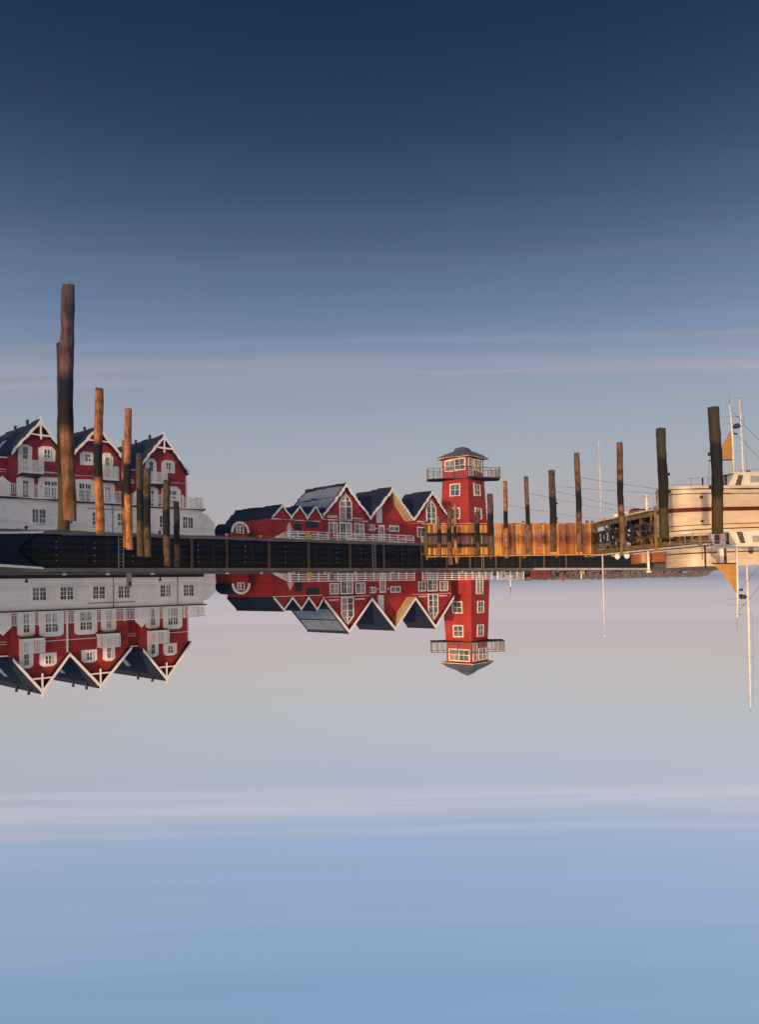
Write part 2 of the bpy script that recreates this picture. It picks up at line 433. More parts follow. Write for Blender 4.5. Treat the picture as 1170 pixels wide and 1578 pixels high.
class MB:
    def __init__(self, tf=None):
        self.bm = bmesh.new()
        self.tf = tf or (lambda a, b, c: (a, b, c))

    def v(self, p):
        return self.bm.verts.new(self.tf(*p))

    def box(self, a0, a1, b0, b1, c0, c1):
        vs = [self.v((a, b, c)) for c in (c0, c1) for a, b in ((a0, b0), (a1, b0), (a1, b1), (a0, b1))]
        for f in ((0, 1, 2, 3), (4, 5, 6, 7), (0, 1, 5, 4), (1, 2, 6, 5), (2, 3, 7, 6), (3, 0, 4, 7)):
            self.bm.faces.new([vs[i] for i in f])
        return self

    def prism(self, poly, b0, b1):
        """polygon in the (first, third) axes, extruded along the second"""
        A = [self.v((a, b0, c)) for a, c in poly]
        B = [self.v((a, b1, c)) for a, c in poly]
        n = len(poly)
        self.bm.faces.new(A)
        self.bm.faces.new(B)
        for i in range(n):
            j = (i + 1) % n
            self.bm.faces.new([A[i], A[j], B[j], B[i]])
        return self

    def bar(self, p, q, w, d=None):
        """square bar between two points (in final coordinates)"""
        d = d or w
        p, q = Vector(self.tf(*p)), Vector(self.tf(*q))
        ax = (q - p).normalized()
        up = Vector((0, 0, 1)) if abs(ax.z) < 0.95 else Vector((1, 0, 0))
        sd = ax.cross(up).normalized()
        up = sd.cross(ax)
        vs = [self.bm.verts.new(e + sd * x * w / 2 + up * y * d / 2) for e in (p, q) for x, y in ((-1, -1), (1, -1), (1, 1), (-1, 1))]
        for f in ((0, 1, 2, 3), (4, 5, 6, 7), (0, 1, 5, 4), (1, 2, 6, 5), (2, 3, 7, 6), (3, 0, 4, 7)):
            self.bm.faces.new([vs[i] for i in f])
        return self

    def tube(self, pts, rad, n=10, cap=True):
        pts = [Vector(self.tf(*p)) for p in pts]
        rad = rad if isinstance(rad, (list, tuple)) else [rad] * len(pts)
        rings = []
        for i, p in enumerate(pts):
            a = pts[max(i - 1, 0)]
            b = pts[min(i + 1, len(pts) - 1)]
            ax = (b - a).normalized()
            up = Vector((1, 0, 0)) if abs(ax.z) > 0.8 else Vector((0, 0, 1))
            u = ax.cross(up).normalized()
            w = ax.cross(u)
            rings.append([self.bm.verts.new(p + (u * math.cos(k * 2 * math.pi / n) + w * math.sin(k * 2 * math.pi / n)) * rad[i]) for k in range(n)])
        for r0, r1 in zip(rings, rings[1:]):
            for k in range(n):
                f = self.bm.faces.new([r0[k], r0[(k + 1) % n], r1[(k + 1) % n], r1[k]])
                f.smooth = True
        if cap:
            self.bm.faces.new(rings[0])
            self.bm.faces.new(rings[-1])
        return self

    def poly(self, pts):
        self.bm.faces.new([self.v(p) for p in pts])
        return self

    def torus(self, c, axis, r0, r1, n=20, m_=8):
        c = Vector(c)
        ax = Vector(axis).normalized()
        u = ax.cross(Vector((0, 0, 1))).normalized()
        w = ax.cross(u)
        rings = []
        for i in range(n):
            t = 2 * math.pi * i / n
            rd = u * math.cos(t) + w * math.sin(t)
            rings.append([self.bm.verts.new(c + rd * (r0 + r1 * math.cos(2 * math.pi * k / m_)) + ax * r1 * 1.15 * math.sin(2 * math.pi * k / m_)) for k in range(m_)])
        for i in range(n):
            for k in range(m_):
                f = self.bm.faces.new([rings[i][k], rings[(i + 1) % n][k], rings[(i + 1) % n][(k + 1) % m_], rings[i][(k + 1) % m_]])
                f.smooth = True
        return self

    def build(self, name, mat, parent=None, kind=None, label=None):
        bmesh.ops.recalc_face_normals(self.bm, faces=self.bm.faces)
        me = bpy.data.meshes.new(name)
        self.bm.to_mesh(me)
        self.bm.free()
        return put(name, me, mat, parent, kind, label)


def put(name, me, mat=None, parent=None, kind=None, label=None, loc=None):
    if mat is not None and not me.materials:
        me.materials.append(M[mat] if isinstance(mat, str) else mat)
    o = bpy.data.objects.new(name, me)
    COL.objects.link(o)
    if parent:
        o.parent = parent
    if kind:
        o['kind'] = kind
    if label:
        o['label'] = label
    if loc:
        o.location = loc
    return o


def tag(o, label, cat, group=None):
    o['label'] = label
    o['category'] = cat
    if group:
        o['group'] = group
    return o


def thing(name, label, cat, loc=(0, 0, 0), rz=0.0, group=None):
    o = bpy.data.objects.new(name, None)
    o.empty_display_size = 0.3
    COL.objects.link(o)
    o.location = loc
    o.rotation_euler = (0, 0, rz)
    return tag(o, label, cat, group)


def qthing(name, label, cat, s0, t0, z0, group=None):
    """thing standing on the quay; returns root and a converter from (s, t, z)"""
    root = thing(name, label, cat, q2w(s0, t0, z0), -QA, group)
    return root, (lambda s, t, z: (s - s0, t0 - t, z - z0))


ORD = ['first', 'second', 'third', 'fourth', 'fifth', 'sixth', 'seventh', 'eighth', 'ninth', 'tenth', 'eleventh', 'twelfth', 'thirteenth']

# ------------------------------------------------------------------ setting: water, land
mb = MB()
mb.poly([(-6000, 400, 0), (-6000, -9000, 0), (6000, -9000, 0), (6000, 400, 0)])
wt = mb.build('water', 'water', None, 'structure')
if wt.data.polygons[0].normal.z < 0:
    wt.data.flip_normals()

GZ = 1.60                                       # promenade level
mb = MB(lambda s, t, z: tuple(q2w(s, t, z)))
mb.box(-150, 95, 0.75, 60, -2.0, GZ)
mb.build('promenade_ground', 'paving', None, 'structure')

# ------------------------------------------------------------------ quay wall
root, tf = qthing('quay_wall', 'long dark tarred timber quay wall along the water with pale coping beams', 'quay wall', 0, 0, 0)
MB(tf).box(-110, 62, 0.30, 0.748, -2.0, 1.22).build('wall', 'quay_dark', root)
for z0, z1 in ((0.18, 0.36), (0.62, 0.78)):
    MB(tf).box(-110, 62, 0.12, 0.196, z0, z1).build('waler', 'quay_dark', root)
s = -74.0
while s < 60:
    L = 5.6
    MB(tf).box(s, s + L - 0.03, -0.06 + random.uniform(-.01, .01), 0.46, 1.222, 1.52 + random.uniform(-.012, .012)).build('coping_beam', 'coping' if s < 22 else 'pale_concrete', root)
    s += L
MB(tf).box(-110, 62, 0.463, 0.745, 1.222, 1.55).build('kerb', 'plinth', root)
for s in (-23.57, -20.12, -15.61, -10.96, -5.59, -0.78, 5.12, 9.4, 13.72, 18.84, 24.0, 29.5, 35.0):
    MB(tf).tube([(s, 0.0, -1.8), (s + .02, 0.0, 0.2), (s, 0.01, 1.20)], [0.15, 0.145, 0.135]).build('fender_post', 'post_brown', root)
for s in (-37.38, -34.78, -31.91, -28.82, -22.94, -18.2, -13.74, -7.30, -4.03, 2.03, 7.5, 9.6):
    MB(tf).box(s - .05, s + .05, 0.06, 0.118, 0.16, 0.82).build('batten', 'quay_dark', root)
    for z in (0.27, 0.70):
        MB(tf).tube([(s, 0.06, z), (s, 0.01, z)], 0.055, 8).build('bolt_head', 'grey_metal', root)

for s in (-29.8, -2.2, 16.2):
    lad = MB(tf)
    for d_ in (-.2, .2):
        lad.box(s + d_ - .025, s + d_ + .025, -.02, .03, -.6, 1.50)
    for j in range(7):
        lad.box(s - .175, s + .175, -.01, .02, -.4 + j * .28, -.36 + j * .28)
    lad.build('ladder', 'grey_metal', root)
for k in range(46):
    s = -44 + k * 1.9 + random.uniform(-.4, .4)
    h_ = random.uniform(.9, 1.2)
    MB(tf).box(s - random.uniform(.06, .13), s + .08, 0.20, 0.297, random.uniform(-.6, -.2), h_).build('sheet_rib', 'quay_rust', root)

# bollards on the coping
for k, s in enumerate((-34.13, -30.79, -27.05, -19.99, -16.34, -12.61, -8.76, -4.69, 0.79, 6.19, 12.5)):
    b, tf2 = qthing('mooring_bollard', 'small pale mooring bollard on the coping, %s along the quay from the navy boat' % ORD[k], 'bollard', s, 0.2, 1.51, 'bollards along the quay coping')
    MB().tube([(0, 0, -0.03), (0, 0, 0.05), (0, 0, 0.16)], [0.085, 0.065, 0.06], 10).build('stem', 'grey_metal', b)
    MB().tube([(-0.17, 0, 0.165), (-0.12, 0, 0.19), (0.12, 0, 0.19), (0.17, 0, 0.165)], [0.04, 0.05, 0.05, 0.04], 8).build('cross_arm', 'white', b)

# grey service pedestals
for s, hgt, where in ((-28.66, 1.15, 'before the white ground floor of the apartment house'), (-7.23, 0.72, 'before the white rail fence'), (21.54, 0.85, 'at the foot of the red tower')):
    b, tf2 = qthing('power_pedestal', 'grey shore power pedestal ' + where, 'pedestal', s, 1.0, GZ, 'grey power pedestals on the quay')
    MB().box(-.16, .16, -.14, .14, 0, hgt - .07).build('cabinet', 'grey_metal', b)
    MB().box(-.19, .19, -.17, .17, hgt - .068, hgt).build('cap', 'grey_metal', b)
    MB().box(-.10, .10, .142, .155, hgt - .45, hgt - .15).build('socket_panel', 'dark_metal', b)
b, tf2 = qthing('yellow_bin', 'small yellow box on the quay edge beside the white rail fence', 'bin', -10.08, 1.0, GZ)
MB().prism([(-.17, 0), (.17, 0), (.22, .46), (-.22, .46)], -.18, .18).build('bin_body', 'yellow', b)
MB().box(-.24, .24, -.2, .2, .462, .53).build('lid', 'yellow', b)
for s, which in ((-34.9, 'at the navy boat end of'), (-23.46, 'at the red hall end of')):
    b, tf2 = qthing('bollard_light', 'short black bollard light %s the white ground floor wall' % which, 'lamp', s, 5.5, GZ, 'black bollard lights by the white wall')
    MB().tube([(0, 0, 0), (0, 0, .45)], .07, 8).build('post', 'dark_metal', b)
    MB().tube([(0, 0, .452), (0, 0, .50), (0, 0, .62)], [.09, .14, .12], 8).build('head', 'dark_metal', b)


# ------------------------------------------------------------------ building pieces
def window(root, tf, s0, s1, z0, z1, t, cols=2, rows=2, fw=0.09, shape='rect', surround=None, mat='white', mun=0.035, name='window'):
    """white frame proud of the wall, dark panes inside, glazing bars in front"""
    w = MB(tf)
    if surround:                                   # wide flat white surround with clipped top corners
        a0, a1, c0, c1 = surround
        k = 0.20
        w.prism([(a0, c0), (a1, c0), (a1, c1 - k), (a1 - .12, c1 - .12), (a1 - k - .1, c1), (a0 + k + .1, c1), (a0 + .12, c1 - .12), (a0, c1 - k)], t - 0.035, t + 0.02)
    d0, d1 = t - 0.10, t - 0.037
    w.box(s0, s0 + fw, d0, d1, z0, z1).box(s1 - fw, s1, d0, d1, z0, z1)
    w.box(s0 + fw, s1 - fw, d0, d1, z0, z0 + fw).box(s0 + fw, s1 - fw, d0, d1, z1 - fw, z1)
    o = w.build(name, mat, root)
    i0, i1, j0, j1 = s0 + fw, s1 - fw, z0 + fw, z1 - fw
    cw = (i1 - i0) / cols
    for c in range(cols):
        MB(tf).box(i0 + c * cw + .004, i0 + (c + 1) * cw - .004, t - 0.058, t - 0.040, j0 + .003, j1 - .003).build('pane', 'glass', o)
    g = MB(tf)
    for c in range(1, cols):
        x = i0 + c * cw
        g.box(x - fw * .5, x + fw * .5, t - 0.088, t - 0.060, j0 + .002, j1 - .002)
    for c in range(cols):
        for r_ in range(1, rows):
            z = j0 + (j1 - j0) * r_ / rows
            a, b_ = i0 + c * cw + (fw * .5 + .002 if c else .002), i0 + (c + 1) * cw - (fw * .5 + .002 if c < cols - 1 else .002)
            g.box(a, b_, t - 0.082, t - 0.062, z - mun / 2, z + mun / 2)
        if cw > 0.42:
            x = i0 + (c + .5) * cw
            g.box(x - mun / 2, x + mun / 2, t - 0.0615, t - 0.0605, j0 + .002, j1 - .002)
    g.build('glazing_bar', mat, o)
    return o


def gable_house(root, tf, sL, sR, zL, zR, a, za, tF, tB, zb, wall='red', over=0.45, roof='slate', th=0.20, barge=0.26, trim='white', side_over=0.0, wall_front=None):
    wf = wall_front if wall_front is not None else tF
    MB(tf).prism([(sL, zb), (sR, zb), (sR, zR - .02), (a, za - .12), (sL, zL - .02)], wf, tB).build('wall', wall, root)
    f0 = tF - over
    out = []
    for e, ze, sg in ((sL, zL, -1), (sR, zR, 1)):
        sl = (za - ze) / abs(a - e)
        ex, ez = e + sg * side_over, ze - side_over * sl
        r_ = MB(tf).prism([(a, za - .02), (a, za + th), (ex, ez + th), (ex, ez - .02)], f0, tB + .15).build('roof', roof, root)
        out.append(r_)
        b0, b1 = f0 - .07, f0 - .005
        MB(tf).prism([(a, za + th + .03), (ex, ez + th + .03), (ex, ez + th - barge), (a, za + th - barge * 1.15)], b0 - (.001 if sg > 0 else 0), b1).build('barge_board', trim, root)
    MB(tf).box(a - .09, a + .09, f0 + .05, tB + .16, za + th - .10, za + th + .07).build('ridge_cap', roof, root)
    return out


# ------------------------------------------------------------------ apartment house on the left
root, tf = qthing('apartment_house', 'red boarded apartment house with white ground floor, terraces and a row of gables', 'building', -27, 9, GZ)
TU, TG = 9.0, 6.5
# white ground floor and its terrace
MB(tf).box(-52, -18.45, TG, TU + 8, 1.88, 4.42).build('ground_floor_wall', 'white_wall', root)
MB(tf).box(-52, -18.40, TG - .03, TU + 8, GZ, 1.878).build('plinth', 'plinth', root)
MB(tf).prism([(-18.448, GZ), (-17.1, GZ), (-17.1, 3.25), (-17.9, 4.0), (-18.448, 4.1)], TG + .05, TG + 3.0).build('side_wall', 'white_wall', root)
MB(tf).box(-52, -18.2, TG - .18, TU + .05, 4.423, 4.52).build('terrace_slab', 'dark_metal', root)
MB(tf).box(-52, -18.2, TG - .14, TU + .05, 4.523, 4.60).build('terrace_edge', 'white', root)
# terrace railing
rl = MB(tf).box(-52, -18.3, TG - .10, TG - .03, 5.50, 5.57).box(-52, -18.3, TG - .09, TG - .04, 4.70, 4.75).box(-18.37, -18.3, TG - .028, TU, 5.50, 5.57).box(-18.36, -18.31, TG - .028, TU, 4.70, 4.75).build('terrace_rail', 'white', root)
k = 0
s = -51.0
bal = MB(tf)
while s < -18.2:
    MB(tf).box(s - .045, s + .045, TG - .115, TG - .02, 4.602, 5.66).build('rail_post', 'white', root)
    for j in range(1, 11):
        x = s + 1.45 * j / 11
        if x < -18.4:
            bal.box(x - .018, x + .018, TG - .08, TG - .05, 4.752, 5.498)
    s += 1.45
for j in range(1, 17):
    y = TG + (TU - TG) * j / 17
    bal.box(-18.35, -18.32, y - .015, y + .015, 4.752, 5.498)
bal.build('balusters', 'white', root, 'stuff')
for s in (-46.3, -35.9, -24.1):                 # white pointed party screens between the terraces
    MB(tf).prism([(s - .62, 4.602), (s + .62, 4.602), (s + .62, 5.75), (s, 6.35), (s - .62, 5.75)], TU - 1.3, TU - 1.22).build('party_screen', 'white', root)
# ground floor windows
for s0 in (-49.4, -46.2, -43.5, -40.2, -34.13, -31.93, -29.21, -26.97, -22.99, -20.63):
    window(root, tf, s0 - .05, s0 + 1.18, 2.52, 3.72, TG, 2, 3, 0.10, surround=(s0 - .22, s0 + 1.35, 2.38, 3.86))
MB(tf).box(-29.6, -25.4, TG - .10, TG - .002, 3.98, 4.05).build('awning_rail', 'grey_metal', root)
for s in (-27.35, -21.2):
    MB(tf).box(s - .03, s + .03, TG - .07, TG - .002, 1.9, 4.42).build('downpipe', 'grey_metal', root)


def apartment(sL, sR, a, za, zL, zR, mirror):
    roofs = gable_house(root, tf, sL, sR, zL, zR, a, za, TU, TU + 10, 4.60, 'red', 0.6, side_over=0.0 if not mirror else 0.0, barge=0.25)
    f0 = TU - 0.6
    sg = -1 if mirror else 1
    X = lambda d: a + sg * d

    def span(p, q):
        x0, x1 = X(p), X(q)
        return (min(x0, x1), max(x0, x1))
    # gable ornament: king post, collar beam, finial
    MB(tf).box(a - .07, a + .07, f0 - .055, f0 - .004, za - 1.45, za + .55).build('king_post', 'white', root)
    zc = za - 1.05
    hw = 1.05 / ((za - (zL + zR) / 2) / ((sR - sL) / 2)) + .10
    MB(tf).box(a - hw, a - .072, f0 - .05, f0 - .006, zc - .06, zc + .06).box(a + .072, a + hw, f0 - .05, f0 - .006, zc - .06, zc + .06).build('collar_beam', 'white', root)
    # attic: balcony door and shuttered window
    d0, d1 = span(-1.62, -0.50)
    window(root, tf, (d0 + d1) / 2 - .27, (d0 + d1) / 2 + .27, 7.05, 9.0, TU, 1, 4, 0.07, surround=(d0, d1, 6.95, 9.22), name='balcony_door')
    w0, w1 = span(0.02, 1.42)
    window(root, tf, (w0 + w1) / 2 - .30, (w0 + w1) / 2 + .30, 8.28, 9.02, TU, 2, 2, 0.06, surround=(w0, w1, 8.08, 9.2))
    # attic balcony
    b0, b1 = span(-1.66, 0.08)
    y0, y1 = TU - 1.0, TU - .04
    bo = MB(tf).box(b0, b1, y0, y1, 6.74, 6.90).box(b0, b1, y0, y0 + .06, 7.86, 7.94).box(b0, b0 + .06, y0 + .062, y1, 7.86, 7.94).box(b1 - .06, b1, y0 + .062, y1, 7.86, 7.94).build('balcony', 'white', root)
    MB(tf).box(b0 + .05, b1 - .05, y0 + .05, y1, 6.62, 6.738).build('balcony_underside', 'dark_metal', bo)
    q = MB(tf)
    n = 13
    for j in range(n + 1):
        x = b0 + .02 + (b1 - b0 - .07) * j / n
        q.box(x, x + .075, y0 + .015, y0 + .045, 6.902, 7.858)
    for x in (b0 + .015, b1 - .045):
        for j in range(1, 8):
            y = y0 + .06 + (y1 - y0 - .1) * j / 8
            q.box(x, x + .03, y, y + .075, 6.902, 7.858)
    q.build('balusters', 'white', bo, 'stuff')
    # terrace doors on the first floor
    e0, e1 = span(-1.75, -0.35)
    window(root, tf, (e0 + e1) / 2 - .30, (e0 + e1) / 2 + .30, 4.66, 6.35, TU, 1, 4, 0.08, surround=(e0, e1, 4.604, 6.60), name='terrace_door')
    e0, e1 = span(0.0, 2.02)
    window(root, tf, (e0 + e1) / 2 - .60, (e0 + e1) / 2 + .60, 4.66, 6.42, TU, 2, 4, 0.09, surround=(e0, e1, 4.604, 6.74), name='terrace_door')
    # thin white string courses
    c0, c1 = span(0.09, (sR - a if not mirror else a - sL) - .05)
    MB(tf).box(c0, c1, TU - .035, TU - .002, 7.06, 7.12).build('string_course', 'white', root)
    # roof vents and a skylight on the slope facing the water basin
    sl = (za - zL) / (a - sL)
    for j, t in enumerate((TU + 1.6, TU + 4.4)):
        x = a - 0.28
        z = za - 0.28 * sl + .2
        MB(tf).tube([(x, t, z - .1), (x, t, z + .42)], .09, 8).tube([(x, t, z + .42), (x, t, z + .62)], .13, 8).build('vent_pipe', 'dark_metal', roofs[0])
    x0, x1 = a - 1.5, a - .95
    zt = lambda x: za - (a - x) * sl + .2
    MB(tf).prism([(x0, zt(x0) + .02), (x1, zt(x1) + .02), (x1, zt(x1) + .10), (x0, zt(x0) + .10)], TU + 4.5, TU + 5.5).build('skylight', 'balcony_glass', roofs[0])


apartment(-47.9, -43.2, -45.7, 11.15, 8.2, 8.2, False)
apartment(-43.2, -37.5, -40.4, 11.18, 8.2, 8.1, True)
apartment(-34.95, -30.33, -32.62, 11.12, 8.25, 8.2, False)
apartment(-30.33, -24.75, -27.66, 11.2, 8.2, 8.05, True)
apartment(-23.65, -18.65, -21.30, 11.22, 8.35, 8.0, False)
# recessed red bays between the pairs of gables
for s0, s1 in ((-37.5, -34.95), (-24.75, -23.65)):
    MB(tf).box(s0, s1, TU + .7, TU + 9, 4.6, 8.2).build('wall', 'red', root)
    MB(tf).box(s0, s1, TU + .35, TU + .698, 8.05, 8.15).build('gutter', 'white', root)
    for z in (6.95, 7.15):
        MB(tf).box(s0 + .002, s1 - .002, TU + .665, TU + .698, z, z + .05).build('string_course', 'white', root)
MB(tf).box(-30.40, -30.27, TU - .16, TU - .04, 4.62, 8.15).build('downpipe', 'white', root)
MB(tf).box(-18.72, -18.60, TU - .10, TU - .003, 4.62, 7.9).build('corner_board', 'white', root)

# ------------------------------------------------------------------ red harbour hall with three big gables
root, tf = qthing('harbour_hall', 'red boarded harbour hall with three tall gables and dark slate roofs', 'building', 0, 6, GZ)
TM = 6.0
gh = {}
gh[1] = gable_house(root, tf, -4.17, 2.90, 4.45, 4.50, -0.69, 8.02, TM, TM + 6.6, GZ, 'red', 0.35, barge=0.30)
gh[2] = gable_house(root, tf, 2.90, 10.19, 4.52, 4.62, 6.61, 8.12, TM, TM + 5.6, GZ, 'red', 0.35, barge=0.30, wall_front=TM + .85)
gh[3] = gable_house(root, tf, 10.19, 17.4, 4.62, 4.72, 13.75, 8.28, TM, TM + 4.2, GZ, 'red', 0.35, barge=0.30)
gable_house(root, tf, -10.79, -8.38, 4.0, 4.08, -9.50, 5.30, TM, TM + 8.0, GZ, 'red', 0.18, th=.14, barge=0.22)
gable_house(root, tf, -8.38, -6.23, 4.06, 4.12, -7.24, 5.30, TM, TM + 3.2, GZ, 'red', 0.18, th=.14, barge=0.22)
gable_house(root, tf, -6.23, -4.17, 4.12, 4.2, -5.08, 5.42, TM, TM + 3.0, GZ, 'red', 0.18, th=.14, barge=0.22)
# lower front of the recessed middle gable, and its lit soffit boards
MB(tf).box(2.92, 10.17, TM + .5, TM + .848, GZ, 4.2).build('porch_wall', 'red', root)
MB(tf).prism([(6.72, 7.96), (10.02, 4.66), (10.02, 4.52), (6.72, 7.82)], TM - .30, TM + .845).build('soffit', 'soffit', root)
# solar panels on the first big roof, on the slope facing left
slp = (8.02 - 4.45) / (-0.69 + 4.17)
for r_, (p0, p1) in enumerate(((0.35, 1.42), (1.62, 2.69))):
    for c in range(4):
        t0 = TM - .15 + c * 1.62
        x1, x0 = -0.69 - p0, -0.69 - p1
        z1, z0 = 8.02 - p0 * slp + .2, 8.02 - p1 * slp + .2
        o = MB(tf).prism([(x0, z0 + .04), (x1, z1 + .04), (x1, z1 + .10), (x0, z0 + .10)], t0, t0 + 1.60).build('solar_panel', 'solar', gh[1][0])


def tall_window(a, zt, t, hw=0.93, z0=4.26):
    o = MB(tf)
    fw = .10
    zs = zt - .95
    outer = [(a - hw, z0), (a + hw, z0), (a + hw, zs), (a, zt), (a - hw, zs)]
    d0, d1 = t - .12, t - .04
    o.box(a - hw, a - hw + fw, d0, d1, z0, zs).box(a + hw - fw, a + hw, d0, d1, z0, zs)
    o.box(a - hw + fw, a + hw - fw, d0, d1, z0, z0 + fw)
    for sg in (-1, 1):
        o.prism([(a, zt + .02), (a + sg * hw, zs + .02), (a + sg * hw, zs - .14), (a, zt - .14)], d0 - (.001 if sg > 0 else 0), d1)
    w = o.build('gable_window', 'white', root)
    for sg in (-1, 1):
        MB(tf).prism([(a + sg * .05, z0 + fw), (a + sg * (hw - fw), z0 + fw), (a + sg * (hw - fw), zs - .05), (a + sg * .05, zt - .1)], t - .06, t - .042).build('pane', 'glass', w)
    g = MB(tf).box(a - .06, a + .06, t - .10, t - .062, z0 + fw, zt - .16)
    for j in range(1, 4):
        z = z0 + (zt - z0) * j / 4.1
        for sg in (-1, 1):
            x0, x1 = sorted((a + sg * .062, a + sg * (hw - fw - .002)))
            g.box(x0, x1, t - .095, t - .064, z - .035, z + .035)
    g.build('glazing_bar', 'white', w)


for a, zt in ((-0.62, 7.30), (13.75, 7.50)):
    tall_window(a, zt, TM)
    k = 1.0 if a < 5 else 1.05
    window(root, tf, a - 2.53 * k, a - 1.25 * k, 2.70, 3.90, TM, 2, 2, .10)
    window(root, tf, a - 0.95, a + 0.87, GZ + .05, 3.94, TM, 2, 3, .12, name='double_door')
    window(root, tf, a + 1.30 * k, a + 2.88 * k - .1, 2.70, 3.94, TM, 2, 2, .10)
    MB(tf).box(a - 1.3, a + 1.2, TM - .16, TM - .003, 4.02, 4.10).build('door_lintel', 'dark_metal', root)
    for sg in (-1, 1):                           # small weathered white wall lettering, too worn to read
        for j in range(7):
            x = a + sg * 1.95 - .72 + j * .22
            MB(tf).box(x, x + .13, TM - .03, TM - .002, 4.46, 4.60).build('sign_letter', 'white', root)
MB(tf).box(-4.15, 2.88, TM - .05, TM - .002, 4.17, 4.22).build('string_course', 'white', root)
MB(tf).box(10.21, 17.3, TM - .05, TM - .002, 4.24, 4.29).build('string_course', 'white', root)
TP = TM + .5
window(root, tf, 2.98, 4.35, 3.22, 3.92, TP, 2, 1, .11)
window(root, tf, 6.75, 8.45, 3.22, 3.96, TP, 2, 1, .11)
window(root, tf, 4.95, 5.95, GZ + .03, 3.92, TP, 1, 3, .13, name='entrance_door')
MB(tf).prism([(5.0, 4.22), (5.95, 4.22), (5.95, 7.35), (5.0, 6.4)], TM + .79, TM + .848).build('white_panel', 'white', root)
for s in (4.6, 6.35):
    MB(tf).tube([(s, TP - .02, 3.45), (s, TP - .16, 3.45)], .10, 8).build('wall_lamp', 'white', root)
MB(tf).box(-6.4, -4.6, TM - .02, TM + .001, 3.15, 3.95).build('opening_shade_panel', 'dark_metal', root)  # flat dark panel, its colour stands in for the shade inside a porch
MB(tf).box(-7.9, -6.9, TM - .03, TM - .002, GZ + .02, 3.5).build('door', 'dark_metal', root)
MB(tf).box(-10.79, -4.19, TM - .04, TM - .002, 3.92, 3.98).build('string_course', 'white', root)

# arched red shed at the end of the hall
root, tf = qthing('arched_shed', 'small red shed with white arched gable and rounded dark roof', 'shed', -13.3, 8.0, GZ)
c, rr, zc = -13.25, 0.98, 2.55
arc = [(c + rr * math.cos(math.pi * k / 14), zc + rr * math.sin(math.pi * k / 14)) for k in range(15)]
MB(tf).prism([(c - rr, GZ), (c + rr, GZ)] + arc, 8.0, 10.9).build('wall', 'red', root)
rf = MB(tf)
for k in range(14):
    p0, p1 = math.pi * k / 14, math.pi * (k + 1) / 14
    rf.prism([(c + r_ * math.cos(p), zc + r_ * math.sin(p)) for r_, p in ((rr + .01, p0), (rr + .12, p0), (rr + .12, p1), (rr + .01, p1))], 7.92, 11.0)
rf.build('roof', 'slate', root)
tr = MB(tf)
for k in range(14):
    p0, p1 = math.pi * k / 14, math.pi * (k + 1) / 14
    tr.prism([(c + r_ * math.cos(p), zc + r_ * math.sin(p)) for r_, p in ((rr - .12, p0), (rr + .13, p0), (rr + .13, p1), (rr - .12, p1))], 7.84, 7.915)
tr.build('arched_trim', 'white', root)
window(root, tf, c - .45, c + .45, 2.45, 3.2, 8.0, 2, 2, .09)

# ------------------------------------------------------------------ white rail fence
TF = 3.0
def fence_run(name, label, pts, nrails=4, s_step=1.32):
    root, tf = qthing(name, label, 'fence', pts[0][0], TF, GZ, 'white rail fences before the harbour hall')
    for (s0, h0), (s1, h1) in zip(pts, pts[1:]):
        n = max(1, round((s1 - s0) / s_step))
        for j in range(n + (1 if (s1, h1) == pts[-1] else 0)):
            s = s0 + (s1 - s0) * j / n
            hh = h0 + (h1 - h0) * j / n
            MB(tf).box(s - .055, s + .055, TF - .055, TF + .055, GZ, GZ + hh).build('fence_post', 'white', root)
        for k in range(nrails):
            q = (k + .8) / nrails
            MB(tf).bar((s0, TF - .085, GZ + h0 * q), (s1, TF - .085, GZ + h1 * q), .05, .10).build('fence_rail', 'white', root)
    return root


fence_run('rail_fence', 'white rail fence with sloping end before the small zigzag gables and hall', [(-12.9, .12), (-11.1, .92), (7.2, .98)])
fence_run('rail_fence', 'white rail fence between the hall gate and the red tower', [(8.6, .98), (22.0, 1.02)])
fence_run('rail_fence', 'white rail fence running on past the red tower along the quay', [(23.2, 1.02), (29.1, 1.1)])
b, tf2 = qthing('pointed_gate_post', 'pointed pale post at the sloping end of the white rail fence', 'post', -11.1, 2.7, GZ)
MB().box(-.13, .13, -.06, .06, 0, 1.0).build('post', 'white', b)
MB().prism([(-.38, 1.0), (.38, 1.0), (0, 1.72)], -.05, .05).build('pointed_board', 'soffit', b)
# slatted red fence beyond
root, tf = qthing('slatted_fence', 'low red slatted fence on the quay beside the stones', 'fence', 29.6, 2.2, GZ)
for j in range(26):
    s = 29.6 + j * .19
    MB(tf).box(s - .06, s + .06, 2.17, 2.2, GZ, 2.62).build('slat', 'fence_red', root)
MB(tf).box(29.4, 34.6, 2.205, 2.26, 2.25, 2.35).build('fence_rail', 'fence_red', root)
MB(tf).box(29.4, 34.6, 2.14, 2.26, 2.622, 2.72).build('top_rail', 'coping', root)

